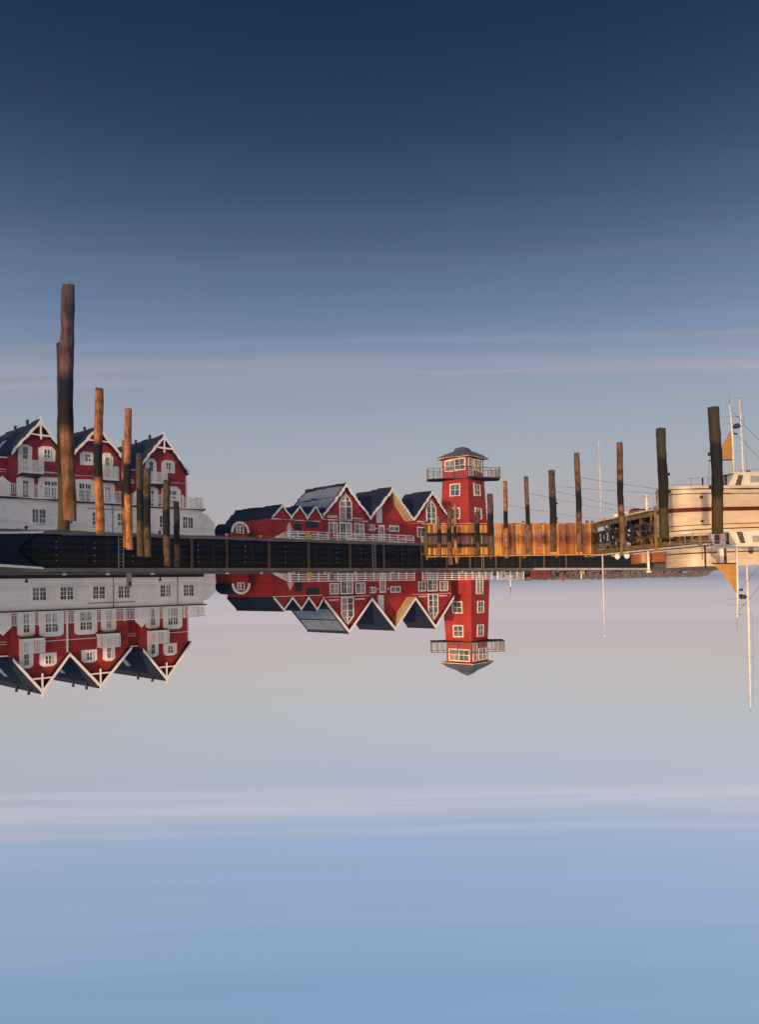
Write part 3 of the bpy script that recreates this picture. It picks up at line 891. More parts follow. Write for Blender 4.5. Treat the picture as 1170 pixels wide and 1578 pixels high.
b, tf2 = qthing('harbour_lantern', 'slim lamp post with pale lantern beside the red tower', 'lamp', 24.6, 2.0, GZ)
MB().tube([(0, 0, 0), (0, 0, 1.0)], .05, 8).build('post', 'pole', b)
MB().prism([(-.28, 1.0), (.28, 1.0), (.40, 1.12), (-.40, 1.12)], -.2, .2).build('lantern_tray', 'pole', b)
MB().tube([(0, 0, 1.122), (0, 0, 2.0)], .10, 8).build('lantern', 'pole', b)
MB().tube([(0, 0, 2.0), (0, 0, 2.9)], [.05, .02], 6).build('spike', 'dark_metal', b)
b, tf2 = qthing('life_ring_post', 'red life ring post on the quay beside the stones', 'post', 37.3, 2.0, GZ)
MB().tube([(0, 0, 0), (0, 0, 1.45)], .06, 8).build('post', 'red_paint', b)
MB().torus((0, .1, .95), (0, 1, 0), .30, .075).build('ring', 'red_paint', b)

# ------------------------------------------------------------------ lookout tower
TWX, TWY = 11.45, -101.6
root = thing('lookout_tower', 'red boarded lookout tower with balcony, glazed cabin and grey pyramid roof', 'tower', (TWX, TWY, GZ), 0)
TA = R(6)


def sq(rad, n=4, off=0.0):
    return [(rad * math.sin(TA + off + k * 2 * math.pi / n), rad * math.cos(TA + off + k * 2 * math.pi / n)) for k in range(n)]


def deck_outline():
    return [(-4.85, -1.3), (-3.3, -1.45), (.35, -3.2), (3.6, -1.45), (4.85, -1.3), (4.85, 1.3), (3.6, 1.45), (.35, 3.2), (-3.3, 1.45), (-4.85, 1.3)]


def frustum(r0, z0, r1, z1, n=4, off=0.0, mbx=None):
    q = mbx or MB()
    A = [q.bm.verts.new((x, y, z0)) for x, y in sq(r0, n, off)]
    B = [q.bm.verts.new((x, y, z1)) for x, y in sq(r1, n, off)]
    q.bm.faces.new(A)
    q.bm.faces.new(B)
    for k in range(n):
        q.bm.faces.new([A[k], A[(k + 1) % n], B[(k + 1) % n], B[k]])
    return q


R0, R1, ZD = 3.35, 2.86, 10.62 - GZ
frustum(R0, 0, R1, ZD).build('shaft', 'tower_red', root)
frustum(R0 + .12, 0, R0 + .1, .35).build('plinth', 'plinth', root)
for z in (4.45 - GZ, 7.6 - GZ):
    r_ = R0 + (R1 - R0) * z / ZD
    frustum(r_ + .05, z, r_ + .05, z + .10).build('string_course', 'tower_red', root)
q = MB()
dk = deck_outline()
va, vb = [q.bm.verts.new((x, y, ZD + .04)) for x, y in dk], [q.bm.verts.new((x, y, ZD + .16)) for x, y in dk]
q.bm.faces.new(va)
q.bm.faces.new(vb)
for k in range(10):
    q.bm.faces.new([va[k], va[(k + 1) % 10], vb[(k + 1) % 10], vb[k]])
q.build('balcony_deck', 'dark_metal', root)
frustum(2.80, ZD + .162, 2.80, 13.45 - GZ).build('cabin_wall', 'tower_red', root)
# balcony railing
pts = [(x * .985, y * .975) for x, y in deck_outline()]
for k in range(10):
    p, q = Vector(pts[k]), Vector(pts[(k + 1) % 10])
    for f in (0, .5):
        c_ = p.lerp(q, f)
        MB().box(c_.x - .035, c_.x + .035, c_.y - .035, c_.y + .035, ZD + .162, ZD + 1.42).build('rail_post', 'dark_metal', root)
    MB().bar((*p, ZD + 1.45), (*q, ZD + 1.45), .07).build('hand_rail', 'dark_metal', root)
    bl = MB()
    for j in range(1, 16):
        c_ = p.lerp(q, j / 16)
        bl.box(c_.x - .012, c_.x + .012, c_.y - .012, c_.y + .012, ZD + .162, ZD + 1.41)
    bl.build('balusters', 'grey_metal', root, 'stuff')
# roof: bell-cast pyramid with a small cap
ZE = 13.50 - GZ
q = frustum(3.62, ZE - .06, 3.62, ZE + .04)
q.build('eaves_board', 'soffit', root)
q = MB()
rings = [(3.66, ZE + .042), (2.7, ZE + .62), (1.35, ZE + 1.15), (0.9, ZE + 1.5), (0.02, ZE + 1.86)]
for (a_, b_), (c_, d_) in zip(rings, rings[1:]):
    frustum(a_, b_, c_, d_, mbx=q)
q.build('roof', 'tower_roof', root)


def face_window(face, u0, u1, z0, z1, rr_at, cols, rows, fw=.14, name='window'):
    """window on a tower face: face index, horizontal span in metres from the face's middle"""
    zm = (z0 + z1) / 2
    P = [Vector((x, y, 0)) for x, y in sq(1.0)]
    a_, b_ = P[face], P[(face + 1) % 4]
    mid = (a_ + b_) / 2
    nrm = mid.normalized()
    side = (b_ - a_).normalized()

    def tfw(u, d, z):
        rad = rr_at(z)
        p = mid * rad + side * u + nrm * d
        return (p.x, p.y, z)
    w = MB(tfw)
    w.box(u0, u0 + fw, -.05, .10, z0, z1).box(u1 - fw, u1, -.05, .10, z0, z1)
    w.box(u0 + fw, u1 - fw, -.05, .10, z0, z0 + fw).box(u0 + fw, u1 - fw, -.05, .10, z1 - fw, z1)
    o = w.build(name, 'pole', root)
    cw = (u1 - u0 - 2 * fw) / cols
    g = MB(tfw)
    for c in range(cols):
        x0 = u0 + fw + c * cw
        MB(tfw).box(x0 + .005, x0 + cw - .005, -.02, .035, z0 + fw + .004, z1 - fw - .004).build('pane', 'glass', o)
        if c:
            g.box(x0 - fw * .4, x0 + fw * .4, .037, .09, z0 + fw + .002, z1 - fw - .002)
        g.box(x0 + cw / 2 - .02, x0 + cw / 2 + .02, .0365, .06, z0 + fw + .002, z1 - fw - .002)
        for r_ in range(1, rows):
            z = z0 + fw + (z1 - z0 - 2 * fw) * r_ / rows
            g.box(x0 + (.07 if c else .004), x0 + cw - (.07 if c < cols - 1 else .004), .036, .07, z - .03, z + .03)
    g.build('glazing_bar', 'pole', o)


shaft_r = lambda z: R0 + (R1 - R0) * z / ZD
cab_r = lambda z: 2.80
# faces 3 and 0 look to the harbour; face 3 lies on the picture's left
for z0 in (5.38 - GZ, 8.50 - GZ):
    face_window(3, -0.75, 0.85, z0, z0 + 1.6, shaft_r, 1, 2)
    face_window(0, -0.75, 0.85, z0, z0 + 1.6, shaft_r, 1, 2)
    face_window(1, -0.8, 0.8, z0, z0 + 1.6, shaft_r, 1, 2)
    face_window(2, -0.8, 0.8, z0, z0 + 1.6, shaft_r, 1, 2)
face_window(3, -1.6, 1.7, 11.62 - GZ, 13.25 - GZ, cab_r, 2, 2)
face_window(0, -1.8, -0.75, ZD + .17, 13.25 - GZ, cab_r, 1, 3, .12, 'balcony_door')
face_window(0, -0.4, 1.6, 11.62 - GZ, 13.25 - GZ, cab_r, 2, 2)
face_window(1, -1.6, 1.6, 11.62 - GZ, 13.25 - GZ, cab_r, 2, 2)
face_window(2, -1.6, 1.6, 11.62 - GZ, 13.25 - GZ, cab_r, 2, 2)
face_window(0, -1.1, 0.6, .45, 2.9, shaft_r, 2, 3, .14, 'double_door')

# ------------------------------------------------------------------ stones of the breakwater
bm = bmesh.new()
rnd = random.Random(3)
for i in range(1500):
    s = rnd.uniform(33, 92)
    u = rnd.uniform(-1, 1)
    t = 5.5 + u * 3.2
    z = GZ + 0.95 * (1 - abs(u) ** 3) + rnd.uniform(-.15, .05)
    w = q2w(s, t, z)
    mtx = Matrix.Translation(w) @ Matrix.Rotation(rnd.uniform(0, 6), 4, Vector((rnd.random(), rnd.random(), 1)).normalized()) @ Matrix.Diagonal((rnd.uniform(.22, .5), rnd.uniform(.2, .42), rnd.uniform(.16, .28), 1))
    r_ = bmesh.ops.create_icosphere(bm, subdivisions=1, radius=1, matrix=mtx)
    for v_ in r_['verts']:
        v_.co += Vector((rnd.uniform(-.07, .07), rnd.uniform(-.07, .07), rnd.uniform(-.06, .06)))
me = bpy.data.meshes.new('breakwater_stones')
bm.to_mesh(me)
bm.free()
o = put('breakwater_stones', me, 'rock', None, 'stuff')
tag(o, 'heaped dark breakwater stones along the end of the quay', 'stones')

# ------------------------------------------------------------------ mooring piles
def pile(x, y, top, rad, mat, label, group, lean=(0, 0), seed=0, knob=None, rough=0.012):
    rd = random.Random(seed)
    root = thing('mooring_pile', label, 'mooring pile', (x, y, 0), 0, group)
    n, k = 16, 22
    q = MB()
    rings = []
    ph = rd.uniform(0, 6)
    for i in range(k + 1):
        f = i / k
        z = -1.9 + (top + 1.9) * f
        cx = lean[0] * z + .022 * math.sin(z * 1.3 + ph) * rad / .1
        cy = lean[1] * z
        rr_ = rad * (1.05 - .09 * f) * (1 + rd.uniform(-.025, .025))
        rings.append([q.bm.verts.new((cx + (rr_ + rd.uniform(-rough, rough) * rad * 5) * math.cos(2 * math.pi * j / n), cy + (rr_ + rd.uniform(-rough, rough) * rad * 5) * math.sin(2 * math.pi * j / n), z + (rd.uniform(-.012, .012) if i == k else 0))) for j in range(n)])
    for r0, r1 in zip(rings, rings[1:]):
        for j in range(n):
            f = q.bm.faces.new([r0[j], r0[(j + 1) % n], r1[(j + 1) % n], r1[j]])
            f.smooth = True
    q.bm.faces.new(rings[0])
    # worn, slightly domed end grain
    cv = q.bm.verts.new((lean[0] * top, lean[1] * top, top + .012))
    for j in range(n):
        q.bm.faces.new([rings[-1][j], rings[-1][(j + 1) % n], cv])
    q.build('trunk', mat, root)
    if knob:
        z, sx = knob
        MB().tube([(lean[0] * z + sx * rad * .7, 0.02, z), (lean[0] * z + sx * rad * 1.35, .03, z + .02)], [.035, .05], 8).build('cleat', 'beam_dark', root)
    return root


left_row = [(-4.66, -11.34, 1.77, .100, 'pile_brown', (.008, 0)), (-5.78, -13.85, 1.72, .105, 'pile_green', (.01, 0)),
            (-6.14, -16.60, 1.60, .094, 'pile_orange', (.012, 0)), (-6.45, -19.49, 1.81, .094, 'pile_orange', (.006, 0)),
            (-7.55, -22.6, 1.60, .10, 'pile_brown', (.01, 0)), (-8.09, -25.63, 1.73, .115, 'pile_grey', (0.02, 0)),
            (-8.62, -28.25, 1.65, .135, 'pile_grey', (.0, 0)), (-9.23, -33.0, 1.87, .15, 'pile_grey', (.01, 0)),
            (-10.71, -40.0, 1.72, .155, 'pile_grey', (.01, 0))]
adj = {'pile_brown': 'brown', 'pile_grey': 'dull grey brown', 'pile_orange': 'orange brown', 'pile_green': 'dark mossy'}
for i, (x, y, z, r_, mt_, ln) in enumerate(left_row):
    pile(x, y, z, r_, mt_, '%s mooring pile, %s from the outer end of the apartment house row' % (adj[mt_], ORD[i]), 'mooring piles in the row before the apartment house', ln, 20 + i)
right_row = [(8.97, -20.06, 1.67, .145, 'pile_green', (.008, 0), (.42, -1)), (8.50, -22.55, 1.63, .140, 'pile_green', (.006, 0), (.25, 1)),
             (7.98, -24.92, 1.67, .100, 'pile_brown', (.0, 0), None), (7.30, -27.60, 1.80, .105, 'pile_brown', (.004, 0), None),
             (7.13, -30.94, 1.66, .135, 'pile_grey', (.006, 0), (.30, 1)), (6.43, -32.72, 1.66, .095, 'pile_brown', (.0, 0), None),
             (5.84, -34.93, 1.77, .100, 'pile_orange', (.01, 0), None), (5.58, -38.01, 1.55, .150, 'pile_grey', (.005, 0), None),
             (5.75, -43.97, 1.25, .135, 'pile_grey', (.0, 0), None), (4.41, -43.83, 1.75, .090, 'pile_orange', (.035, 0), None),
             (4.26, -45.88, 1.77, .150, 'pile_brown', (.01, 0), None), (3.73, -47.0, 1.25, .13, 'pile_brown', (.0, 0), None)]
for i, (x, y, z, r_, mt_, ln, kb) in enumerate(right_row):
    pile(x, y, z, r_, mt_, '%s mooring pile, %s from the cream boat in the plank wall row' % (adj[mt_], ORD[i]), 'mooring piles in the row before the plank wall', ln, 60 + i, kb)


# mooring lines slung between the piles
def rope(p, q, sag, label, rad=.012):
    pts = []
    for k in range(13):
        f = k / 12
        w = Vector(p).lerp(Vector(q), f)
        w.z -= sag * 4 * f * (1 - f)
        pts.append(tuple(w))
    o = MB().tube(pts, rad, 6).build('mooring_line', 'rope')
    return tag(o, label, 'rope', 'mooring lines between the piles')


rp = right_row
for i, (j, p_, q_z, sag, lab) in enumerate([
        (3, .90, (12.35, -32.3, .92), .03, 'thin mooring line from the fourth pile of the plank wall row to the cream boat'),
        (4, 1.00, (12.3, -32.6, .80), .03, 'thin mooring line from the fifth pile of the plank wall row to the cream boat'),
        (4, .80, (16.1, -44.0, 1.0), .06, 'thin mooring line from the fifth pile of the plank wall row to the jetty'),
        (5, .95, (16.0, -45.5, .96), .06, 'thin mooring line from the sixth pile of the plank wall row to the jetty'),
        (6, .70, (15.6, -50.0, .95), .06, 'thin mooring line from the seventh pile of the plank wall row to the jetty root')]):
    a_ = rp[j]
    rope((a_[0] + a_[5][0] + a_[3] * .9, a_[1], p_), q_z, sag, lab, .0065)

# ------------------------------------------------------------------ plank wave wall
WA = math.atan2(-53.0 + 51.0, 15.0 - 3.3)
root = thing('plank_wall', 'sunlit orange timber plank wave wall standing in the water', 'wave wall', (3.3, -51.0, 0), WA)
WL = math.hypot(11.7, 2.0)
rd = random.Random(5)
SA = 4.55                                    # end of the two-tier section
meshes = {}
def plank_mesh(key, w, z0, z1, mat):
    if key not in meshes:
        q = MB().box(-w / 2, w / 2, -.025, .025, z0, z1)
        bmesh.ops.recalc_face_normals(q.bm, faces=q.bm.faces)
        me_ = bpy.data.meshes.new('plank')
        q.bm.to_mesh(me_)
        q.bm.free()
        me_.materials.append(M[mat])
        meshes[key] = me_
    return meshes[key]
x = 0.08
while x < WL:
    w = .142
    mt_ = rd.choice(['plank', 'plank', 'plank2', 'plank3', 'plank3', 'plank4'])
    dy = rd.uniform(-.03, .03)
    if x < SA:
        dz = round(rd.uniform(-.015, .015), 3)
        put('plank', plank_mesh(('u', mt_), w, .50, 1.0, mt_), None, root, loc=(x, dy, dz))
        put('plank', plank_mesh(('l',), w, -.9, .29, 'plank_lower'), None, root, loc=(x, dy - .14, 0))
    else:
        put('plank', plank_mesh(('f', mt_), w, -.9, 1.05, mt_), None, root, loc=(x, dy, rd.uniform(-.015, .02)))
    x += .172
MB().box(-.05, SA - .02, -.02, .14, .30, .48).build('waler', 'beam_dark', root)
MB().box(-.05, SA - .02, -.30, -.04, .80, .97).build('waler', 'jetty2', root)
MB().box(SA + .02, WL + .1, -.30, -.04, .70, .95).build('waler', 'jetty2', root)
MB().box(-.1, WL + .1, -.24, .03, 1.075, 1.13).build('cap_rail', 'plank3', root)
for x in (0.0, 2.2, 4.5, 6.9, 9.3, 11.6):
    MB().tube([(x, -.42, -1.9), (x, -.42, 1.3)], .11, 10).build('support_post', 'jetty2', root)
# narrow walkway behind it
MB().box(-.1, WL + .3, -1.9, -.55, .78, .92).build('walkway', 'jetty2', root)
for x in (0.2, 2.5):                              # supports of the walkway
    MB().tube([(x, -1.7, -1.9), (x, -1.7, .78)], .10, 10).build('support_post', 'jetty2', root)
for x in (7.0, 11.4):
    MB().tube([(x, -1.7, -1.9), (x, -1.7, .78)], .10, 10).build('support_post', 'jetty2', root)

# ------------------------------------------------------------------ jetty coming out towards the boats
J0, J1 = Vector((15.25, -53.6, 0)), Vector((16.95, -36.2, 0))
JL = (J1 - J0).length
JA = math.atan2(J1.y - J0.y, J1.x - J0.x)
root = thing('jetty', 'weathered yellow brown timber jetty with tyres beside the cream boat', 'jetty', J0, JA)
# local x runs along the jetty, local -y lies towards the boats
MB().box(-1.4, JL, -.02, .14, .80, 1.07).build('stringer', 'jetty', root)
MB().box(-1.4, JL, -1.74, -1.58, .80, 1.07).build('stringer', 'jetty', root)
MB().box(-.5, JL - .1, .141, .20, .26, .44).build('waler', 'jetty2', root)
x = -1.35
i = 0
dm = {}
while x < JL - .05:
    mt_ = rd.choice(['jetty', 'jetty', 'jetty2'])
    if mt_ not in dm or dm[mt_] is None:
        q = MB().box(-.105, .105, -1.85, .25, 1.073, 1.125)
        bmesh.ops.recalc_face_normals(q.bm, faces=q.bm.faces)
        me_ = bpy.data.meshes.new('deck_plank')
        q.bm.to_mesh(me_)
        q.bm.free()
        me_.materials.append(M[mt_])
        dm[mt_] = me_
    put('deck_plank', dm[mt_], None, root, loc=(x + .11, rd.uniform(-.03, .03), rd.uniform(-.004, .004)))
    x += .225
for k in range(8):
    x = .3 + k * (JL - .6) / 7
    for y in (.02, -1.64):
        MB().tube([(x, y, -1.9), (x, y, .80)], .12, 10).build('jetty_post', 'jetty2', root)
    if k % 2 == 0:
        MB().tube([(x + .17, .33, -1.9), (x + .17, .34, 1.28)], [.10, .095], 10).build('fender_post', 'jetty', root)
    if k < 7:
        x2 = x + (JL - .6) / 7
        MB().bar((x, -.7, .72), (x2, -.7, -.25), .10).build('brace', 'jetty2', root)
MB().box(-1.4, JL, .16, .24, 1.13, 1.20).build('edge_rail', 'pole', root)
MB().box(-1.4, JL, -1.84, -1.76, 1.13, 1.20).build('edge_rail', 'pole', root)

rj = random.Random(11)
for k in range(14):
    x = rj.uniform(.3, JL - .8)
    y = rj.uniform(-1.4, -.15)
    MB().bar((x, y, rj.uniform(-.3, .1)), (x + rj.uniform(-1.0, 1.0), y + rj.uniform(-.2, .2), .79), rj.uniform(.06, .11)).build('loose_timber', rj.choice(['jetty', 'jetty2', 'plank2']), root)
MB().tube([(JL - .5, -.2, 1.13), (JL - .5, -.2, 1.30)], .26, 12).build('rope_coil', 'rope', root)
for k, x in enumerate((2.2, 5.6, 9.1, 12.4, 15.4)):
    MB().box(x, x + .16, .141, .20, .20, 1.30).build('side_timber', 'jetty' if k % 2 else 'plank2', root)

jd = (J1 - J0).normalized()
jn = Vector((-jd.y, jd.x, 0))
for k, f in enumerate((.6, 1.35, 2.5, 4.0, 5.0, 6.6, 8.6, 16.9)):
    c_ = J0 + jd * f + jn * .34
    r_ = (.30, .26, .30, .34, .24, .52, .30, .36)[k]
    b = thing('fender_tyre', 'black tyre half in the water, %s along the jetty from the plank wall' % ORD[k], 'tyre', (c_.x, c_.y, 0), 0, 'tyre fenders on the jetty')
    MB().torus((0, 0, .02), tuple(jn), r_, .085).build('tread', 'rubber', b)
    MB().tube([(0, 0, r_ + .05), (-jn.x * .10, -jn.y * .10, .95)], .012, 6).build('hanger', 'rope', b)
for k, (f, z) in enumerate(((3.1, 1.0), (4.6, .95))):
    c_ = J0 + jd * f - jn * .3
    b = thing('white_fender', 'round white fender on the jetty deck, %s the flagpole' % ('nearer to' if k == 0 else 'farther from'), 'fender', (c_.x, c_.y, 1.125), 0, 'white fenders on the jetty deck')
    MB().tube([(0, 0, 0), (0, 0, .10), (0, 0, .24), (0, 0, .36), (0, 0, .42)], [.06, .17, .20, .14, .05], 12).build('float', 'cloth_white', b)
    MB().torus((0, 0, .45), (0, 1, 0), .04, .014, 10, 6).build('eye', 'rope', b)

b = thing('flagpole', 'tall slim white flagpole where the jetty meets the plank wall', 'flagpole', (15.87, -54.0, 1.125), 0)
MB().tube([(0, 0, 0), (0, 0, 5.65)], [.055, .032], 10).build('pole', 'pole', b)
MB().tube([(0, 0, 5.65), (0, 0, 5.72), (0, 0, 5.78)], [.05, .07, .02], 8).build('finial', 'pole', b)
MB().tube([(.0, .05, .5), (.0, .045, 5.6)], .006, 5).build('halyard', 'rope', b)
b, tf2 = qthing('lifebuoy_station', 'yellow lifebuoy box on a pale post at the quay edge by the stones', 'lifebuoy box', 41.0, 1.2, GZ)
MB().tube([(0, 0, 0), (0, 0, 1.25)], .09, 8).build('post', 'pole', b)
MB().prism([(-.42, .02), (.42, .02), (.48, .42), (.2, .52), (-.2, .52), (-.48, .42)], .10, .34).build('box', 'yellow', b)
b = thing('lamp_post', 'short cream post with flat lamp head on the jetty', 'lamp', (17.0, -48.0, 1.125), 0)
MB().tube([(0, 0, 0), (0, 0, 1.22)], .085, 10).build('post', 'pole', b)
MB().tube([(0, 0, 1.22), (0, 0, 1.30), (0, 0, 1.36)], [.14, .2, .1], 10).build('lamp_head', 'pole', b)
b = thing('jetty_pedestal', 'stout cream post with brown side at the outer end of the jetty', 'post', (17.25, -38.2, 1.125), 0)
MB().box(-.17, .02, -.14, .14, 0, 1.05).build('post', 'pole', b)
MB().box(.022, .17, -.14, .14, 0, 1.05).build('side_board', 'post_brown', b)
b = thing('boat_hook_post', 'thin dark post on the outer part of the jetty', 'post', (17.0, -39.6, 1.125), 0)
MB().tube([(0, 0, 0), (0, 0, 1.15)], .045, 8).build('post', 'beam_dark', b)
MB().tube([(0, 0, 1.15), (0, 0, 1.22)], [.07, .03], 8).build('cap', 'beam_dark', b)


# ------------------------------------------------------------------ boats
def hull_levels(L, beam, levels, stern=0.55, bow=1.0):
    """levels: list of (z at middle, beam factor, sheer rise at the ends); returns rings of (x, half breadth, z)"""
    out = []
    n = 36
    for z, bf, rise in levels:
        ring = []
        for k in range(n + 1):
            u = k / n
            if u < .22:
                w = math.sqrt(max(0, 1 - ((.22 - u) / .22) ** 2)) if stern < 1 else (u / .22) ** .5
                w = w ** stern
            elif u > .5:
                w = max(0, 1 - ((u - .5) / .5) ** 2.2) ** (.85 * bow)
            else:
                w = 1
            zz = z + rise * (2 * u - .85) ** 2
            ring.append((u * L, beam / 2 * bf * w, zz))
        out.append(ring)
    return out


def hull_strip(name, mat, rings, root, off=0.0, cap=False):
    q = MB()
    vs = []
    for ring in rings:
        a_ = [q.bm.verts.new((x, b_ + (off if b_ > .01 else 0), z)) for x, b_, z in ring]
        c_ = [q.bm.verts.new((x, -b_ - (off if b_ > .01 else 0), z)) for x, b_, z in ring]
        vs.append((a_, c_))
    for (a0, c0), (a1, c1) in zip(vs, vs[1:]):
        for k in range(len(a0) - 1):
            for p, r_ in ((a0, a1), (c0, c1)):
                f = q.bm.faces.new([p[k], p[k + 1], r_[k + 1], r_[k]])
                f.smooth = True
    if cap:
        a_, c_ = vs[-1]
        for k in range(len(a_) - 1):
            q.bm.faces.new([a_[k], a_[k + 1], c_[k + 1], c_[k]])
    bmesh.ops.remove_doubles(q.bm, verts=q.bm.verts, dist=.0005)
    return q.build(name, mat, root)


# cream fishing boat with tan sail
bt = thing('fishing_boat', 'cream fishing boat with red waterline, white cabin and tan sail beside the jetty', 'boat', (12.05, -32.75, 0), R(-1.5))
L_, B_ = 9.6, 2.7
lv = hull_levels(L_, B_, [(-.5, .55, 0), (-.2, .80, 0), (.0, .90, .0), (.085, .925, .01), (.35, .965, .05), (.62, .99, .09), (.84, 1.0, .12)], .75)
hull_strip('underbody', 'antifoul', lv[:4], bt)
hull_strip('topside', 'cream', lv[3:], bt)
hull_strip('deck', 'cabin', [lv[6], [(x, b_ * .93, z - .02) for x, b_, z in lv[6]]], bt, cap=True)
hull_strip('rub_rail', 'beam_dark', [[(x, b_ + .035, z - .055) for x, b_, z in lv[6]], [(x, b_ + .035, z - .015) for x, b_, z in lv[6]]], bt)
hull_strip('rub_rail', 'beam_dark', [[(x, b_ + .012, z - .015) for x, b_, z in lv[5]], [(x, b_ + .012, z + .015) for x, b_, z in lv[5]]], bt)
hull_strip('bulwark', 'cream', [[(x, b_ * .985, z) for x, b_, z in lv[6]], [(x, b_ * .985, z + .10) for x, b_, z in lv[6]]], bt)
cb = MB().prism([(2.55, .82), (6.0, .82), (5.7, 1.55), (2.95, 1.50)], -.95, .95).build('cabin', 'cabin', bt)
MB().prism([(2.75, 1.50), (2.9, 1.56), (5.85, 1.61), (5.95, 1.55)], -1.02, 1.02).build('cabin_roof', 'cabin', cb)
MB().prism([(2.95, .95), (3.20, .95), (3.32, 1.43), (3.12, 1.43)], .951, .965).build('cabin_door', 'post_brown', cb)
for x in (3.62, 4.35, 5.05):
    MB().prism([(x, 1.12), (x + .48, 1.12), (x + .44, 1.40), (x + .02, 1.40)], .951, .972).build('cabin_window', 'glass', cb)
MB().box(2.56, 2.60, -.2, .2, 1.0, 1.4).build('cabin_door', 'post_brown', cb)
ms = MB().tube([(3.42, 0, 1.5), (3.40, 0, 3.4), (3.33, 0, 4.6)], [.05, .042, .025], 10).build('mast', 'pole', bt)
MB().tube([(2.95, 0, 4.05), (3.75, 0, 4.05)], .014, 6).build('spreader', 'grey_metal', ms)
MB().tube([(3.0, 0, 3.80), (3.4, 0, 3.82)], .014, 6).build('spreader', 'grey_metal', ms)
MB().tube([(3.62, 0, 3.62), (3.62, 0, 3.70), (3.62, 0, 3.80)], [.10, .17, .12], 10).tube([(3.4, 0, 3.62), (3.6, 0, 3.62)], .03, 6).build('radar', 'dark_metal', ms)
MB().tube([(3.48, 0, 3.40), (3.62, 0, 3.40)], .05, 8).build('deck_light', 'dark_metal', ms)
MB().tube([(2.32, 0, 2.24), (3.46, 0, 2.26)], .03, 8).build('boom', 'beam_dark', bt)
q = MB()
nu, nv = 14, 14
grid = []
for j in range(nv + 1):
    f = j / nv
    row = []
    for i in range(nu + 1):
        u = i / nu
        xl = 2.36 + (3.30 - 2.36) * f + .10 * math.sin(f * math.pi)
        xr = 3.38
        xx = xl + (xr - xl) * u
        row.append((xx, .07 * math.sin(u * math.pi) * (1 - f) + .012 * math.sin(9 * f + 5 * u), 2.28 + 1.24 * f))
    grid.append(row)
for sgn in (0, 1):
    vs = [[q.bm.verts.new((x, y + sgn * .012, z)) for x, y, z in row] for row in grid]
    for j in range(nv):
        for i in range(nu):
            f = q.bm.faces.new([vs[j][i], vs[j][i + 1], vs[j + 1][i + 1], vs[j + 1][i]])
            f.smooth = True
bmesh.ops.remove_doubles(q.bm, verts=q.bm.verts, dist=.0002)
q.build('sail', 'sail', bt)
for sy in (-1.18, 1.18):
    for x in (1.0, 1.7, 2.4):
        MB().tube([(x, sy, .92), (x, sy, 1.32)], .012, 6).build('stanchion', 'grey_metal', bt)
    MB().tube([(.9, sy, 1.32), (2.5, sy, 1.32)], .012, 6).build('guard_rail', 'grey_metal', bt)
MB().tube([(3.3, .75, 1.68), (5.5, .75, 1.72)], .015, 6).tube([(3.4, .75, 1.55), (3.4, .75, 1.69)], .012, 6).tube([(5.4, .75, 1.58), (5.4, .75, 1.72)], .012, 6).build('grab_rail', 'grey_metal', cb)
MB().tube([(4.2, -.3, 1.6), (4.2, -.3, 1.78), (4.2, -.3, 1.84)], [.10, .10, .03], 10).build('horn', 'dark_metal', cb)
for x in (1.35, 3.9, 5.6, 7.2):
    MB().tube([(x, 1.30, .50), (x, 1.36, .50)], .055, 10).build('porthole', 'dark_metal', bt)
MB().tube([(3.33, 0, 4.6), (3.31, 0, 5.3)], [.012, .006], 6).build('antenna', 'grey_metal', ms)
MB().tube([(3.15, 0, 4.45), (3.55, 0, 4.45)], .01, 6).build('spreader', 'grey_metal', ms)
for p_, q_ in (((3.34, 0, 4.4), (5.6, .6, 1.6)), ((3.36, 0, 3.6), (4.6, .9, 1.56)), ((2.35, 0, 2.24), (2.3, 0, .9))):
    MB().tube([p_, q_], .009, 5).build('stay', 'rope', bt)
MB().tube([(2.6, .9, 1.45), (2.52, 1.0, 1.0)], .07, 8).build('fender', 'rubber', bt)

# larger cream boat behind the jetty
bt = thing('cream_trawler', 'large cream wooden boat with brown rubbing strake moored behind the jetty', 'boat', (18.15, -48.0, 0), R(0))
lv = hull_levels(13.0, 4.0, [(-.6, .6, 0), (0, .88, 0), (.12, .9, 0), (.7, .95, .05), (1.28, .985, .1), (1.36, .99, .1), (2.1, 1.0, .16)], .7)
hull_strip('underbody', 'antifoul', lv[:3], bt)
hull_strip('topside', 'cream', lv[2:], bt)
hull_strip('rubbing_strake', 'post_brown', [[(x, b_ + .05, z) for x, b_, z in lv[4]], [(x, b_ + .05, z) for x, b_, z in lv[5]]], bt)
hull_strip('deck', 'cabin', [lv[6], [(x, b_ * .93, z - .25) for x, b_, z in lv[6]]], bt, cap=True)
MB().prism([(6.5, 1.8), (10.5, 1.8), (10.2, 3.9), (6.9, 3.9)], -1.2, 1.2).build('wheelhouse', 'cabin', bt)
for x in (7.1, 8.2, 9.3):
    MB().box(x, x + .8, 1.201, 1.22, 2.9, 3.6).build('wheelhouse_window', 'glass', bt)

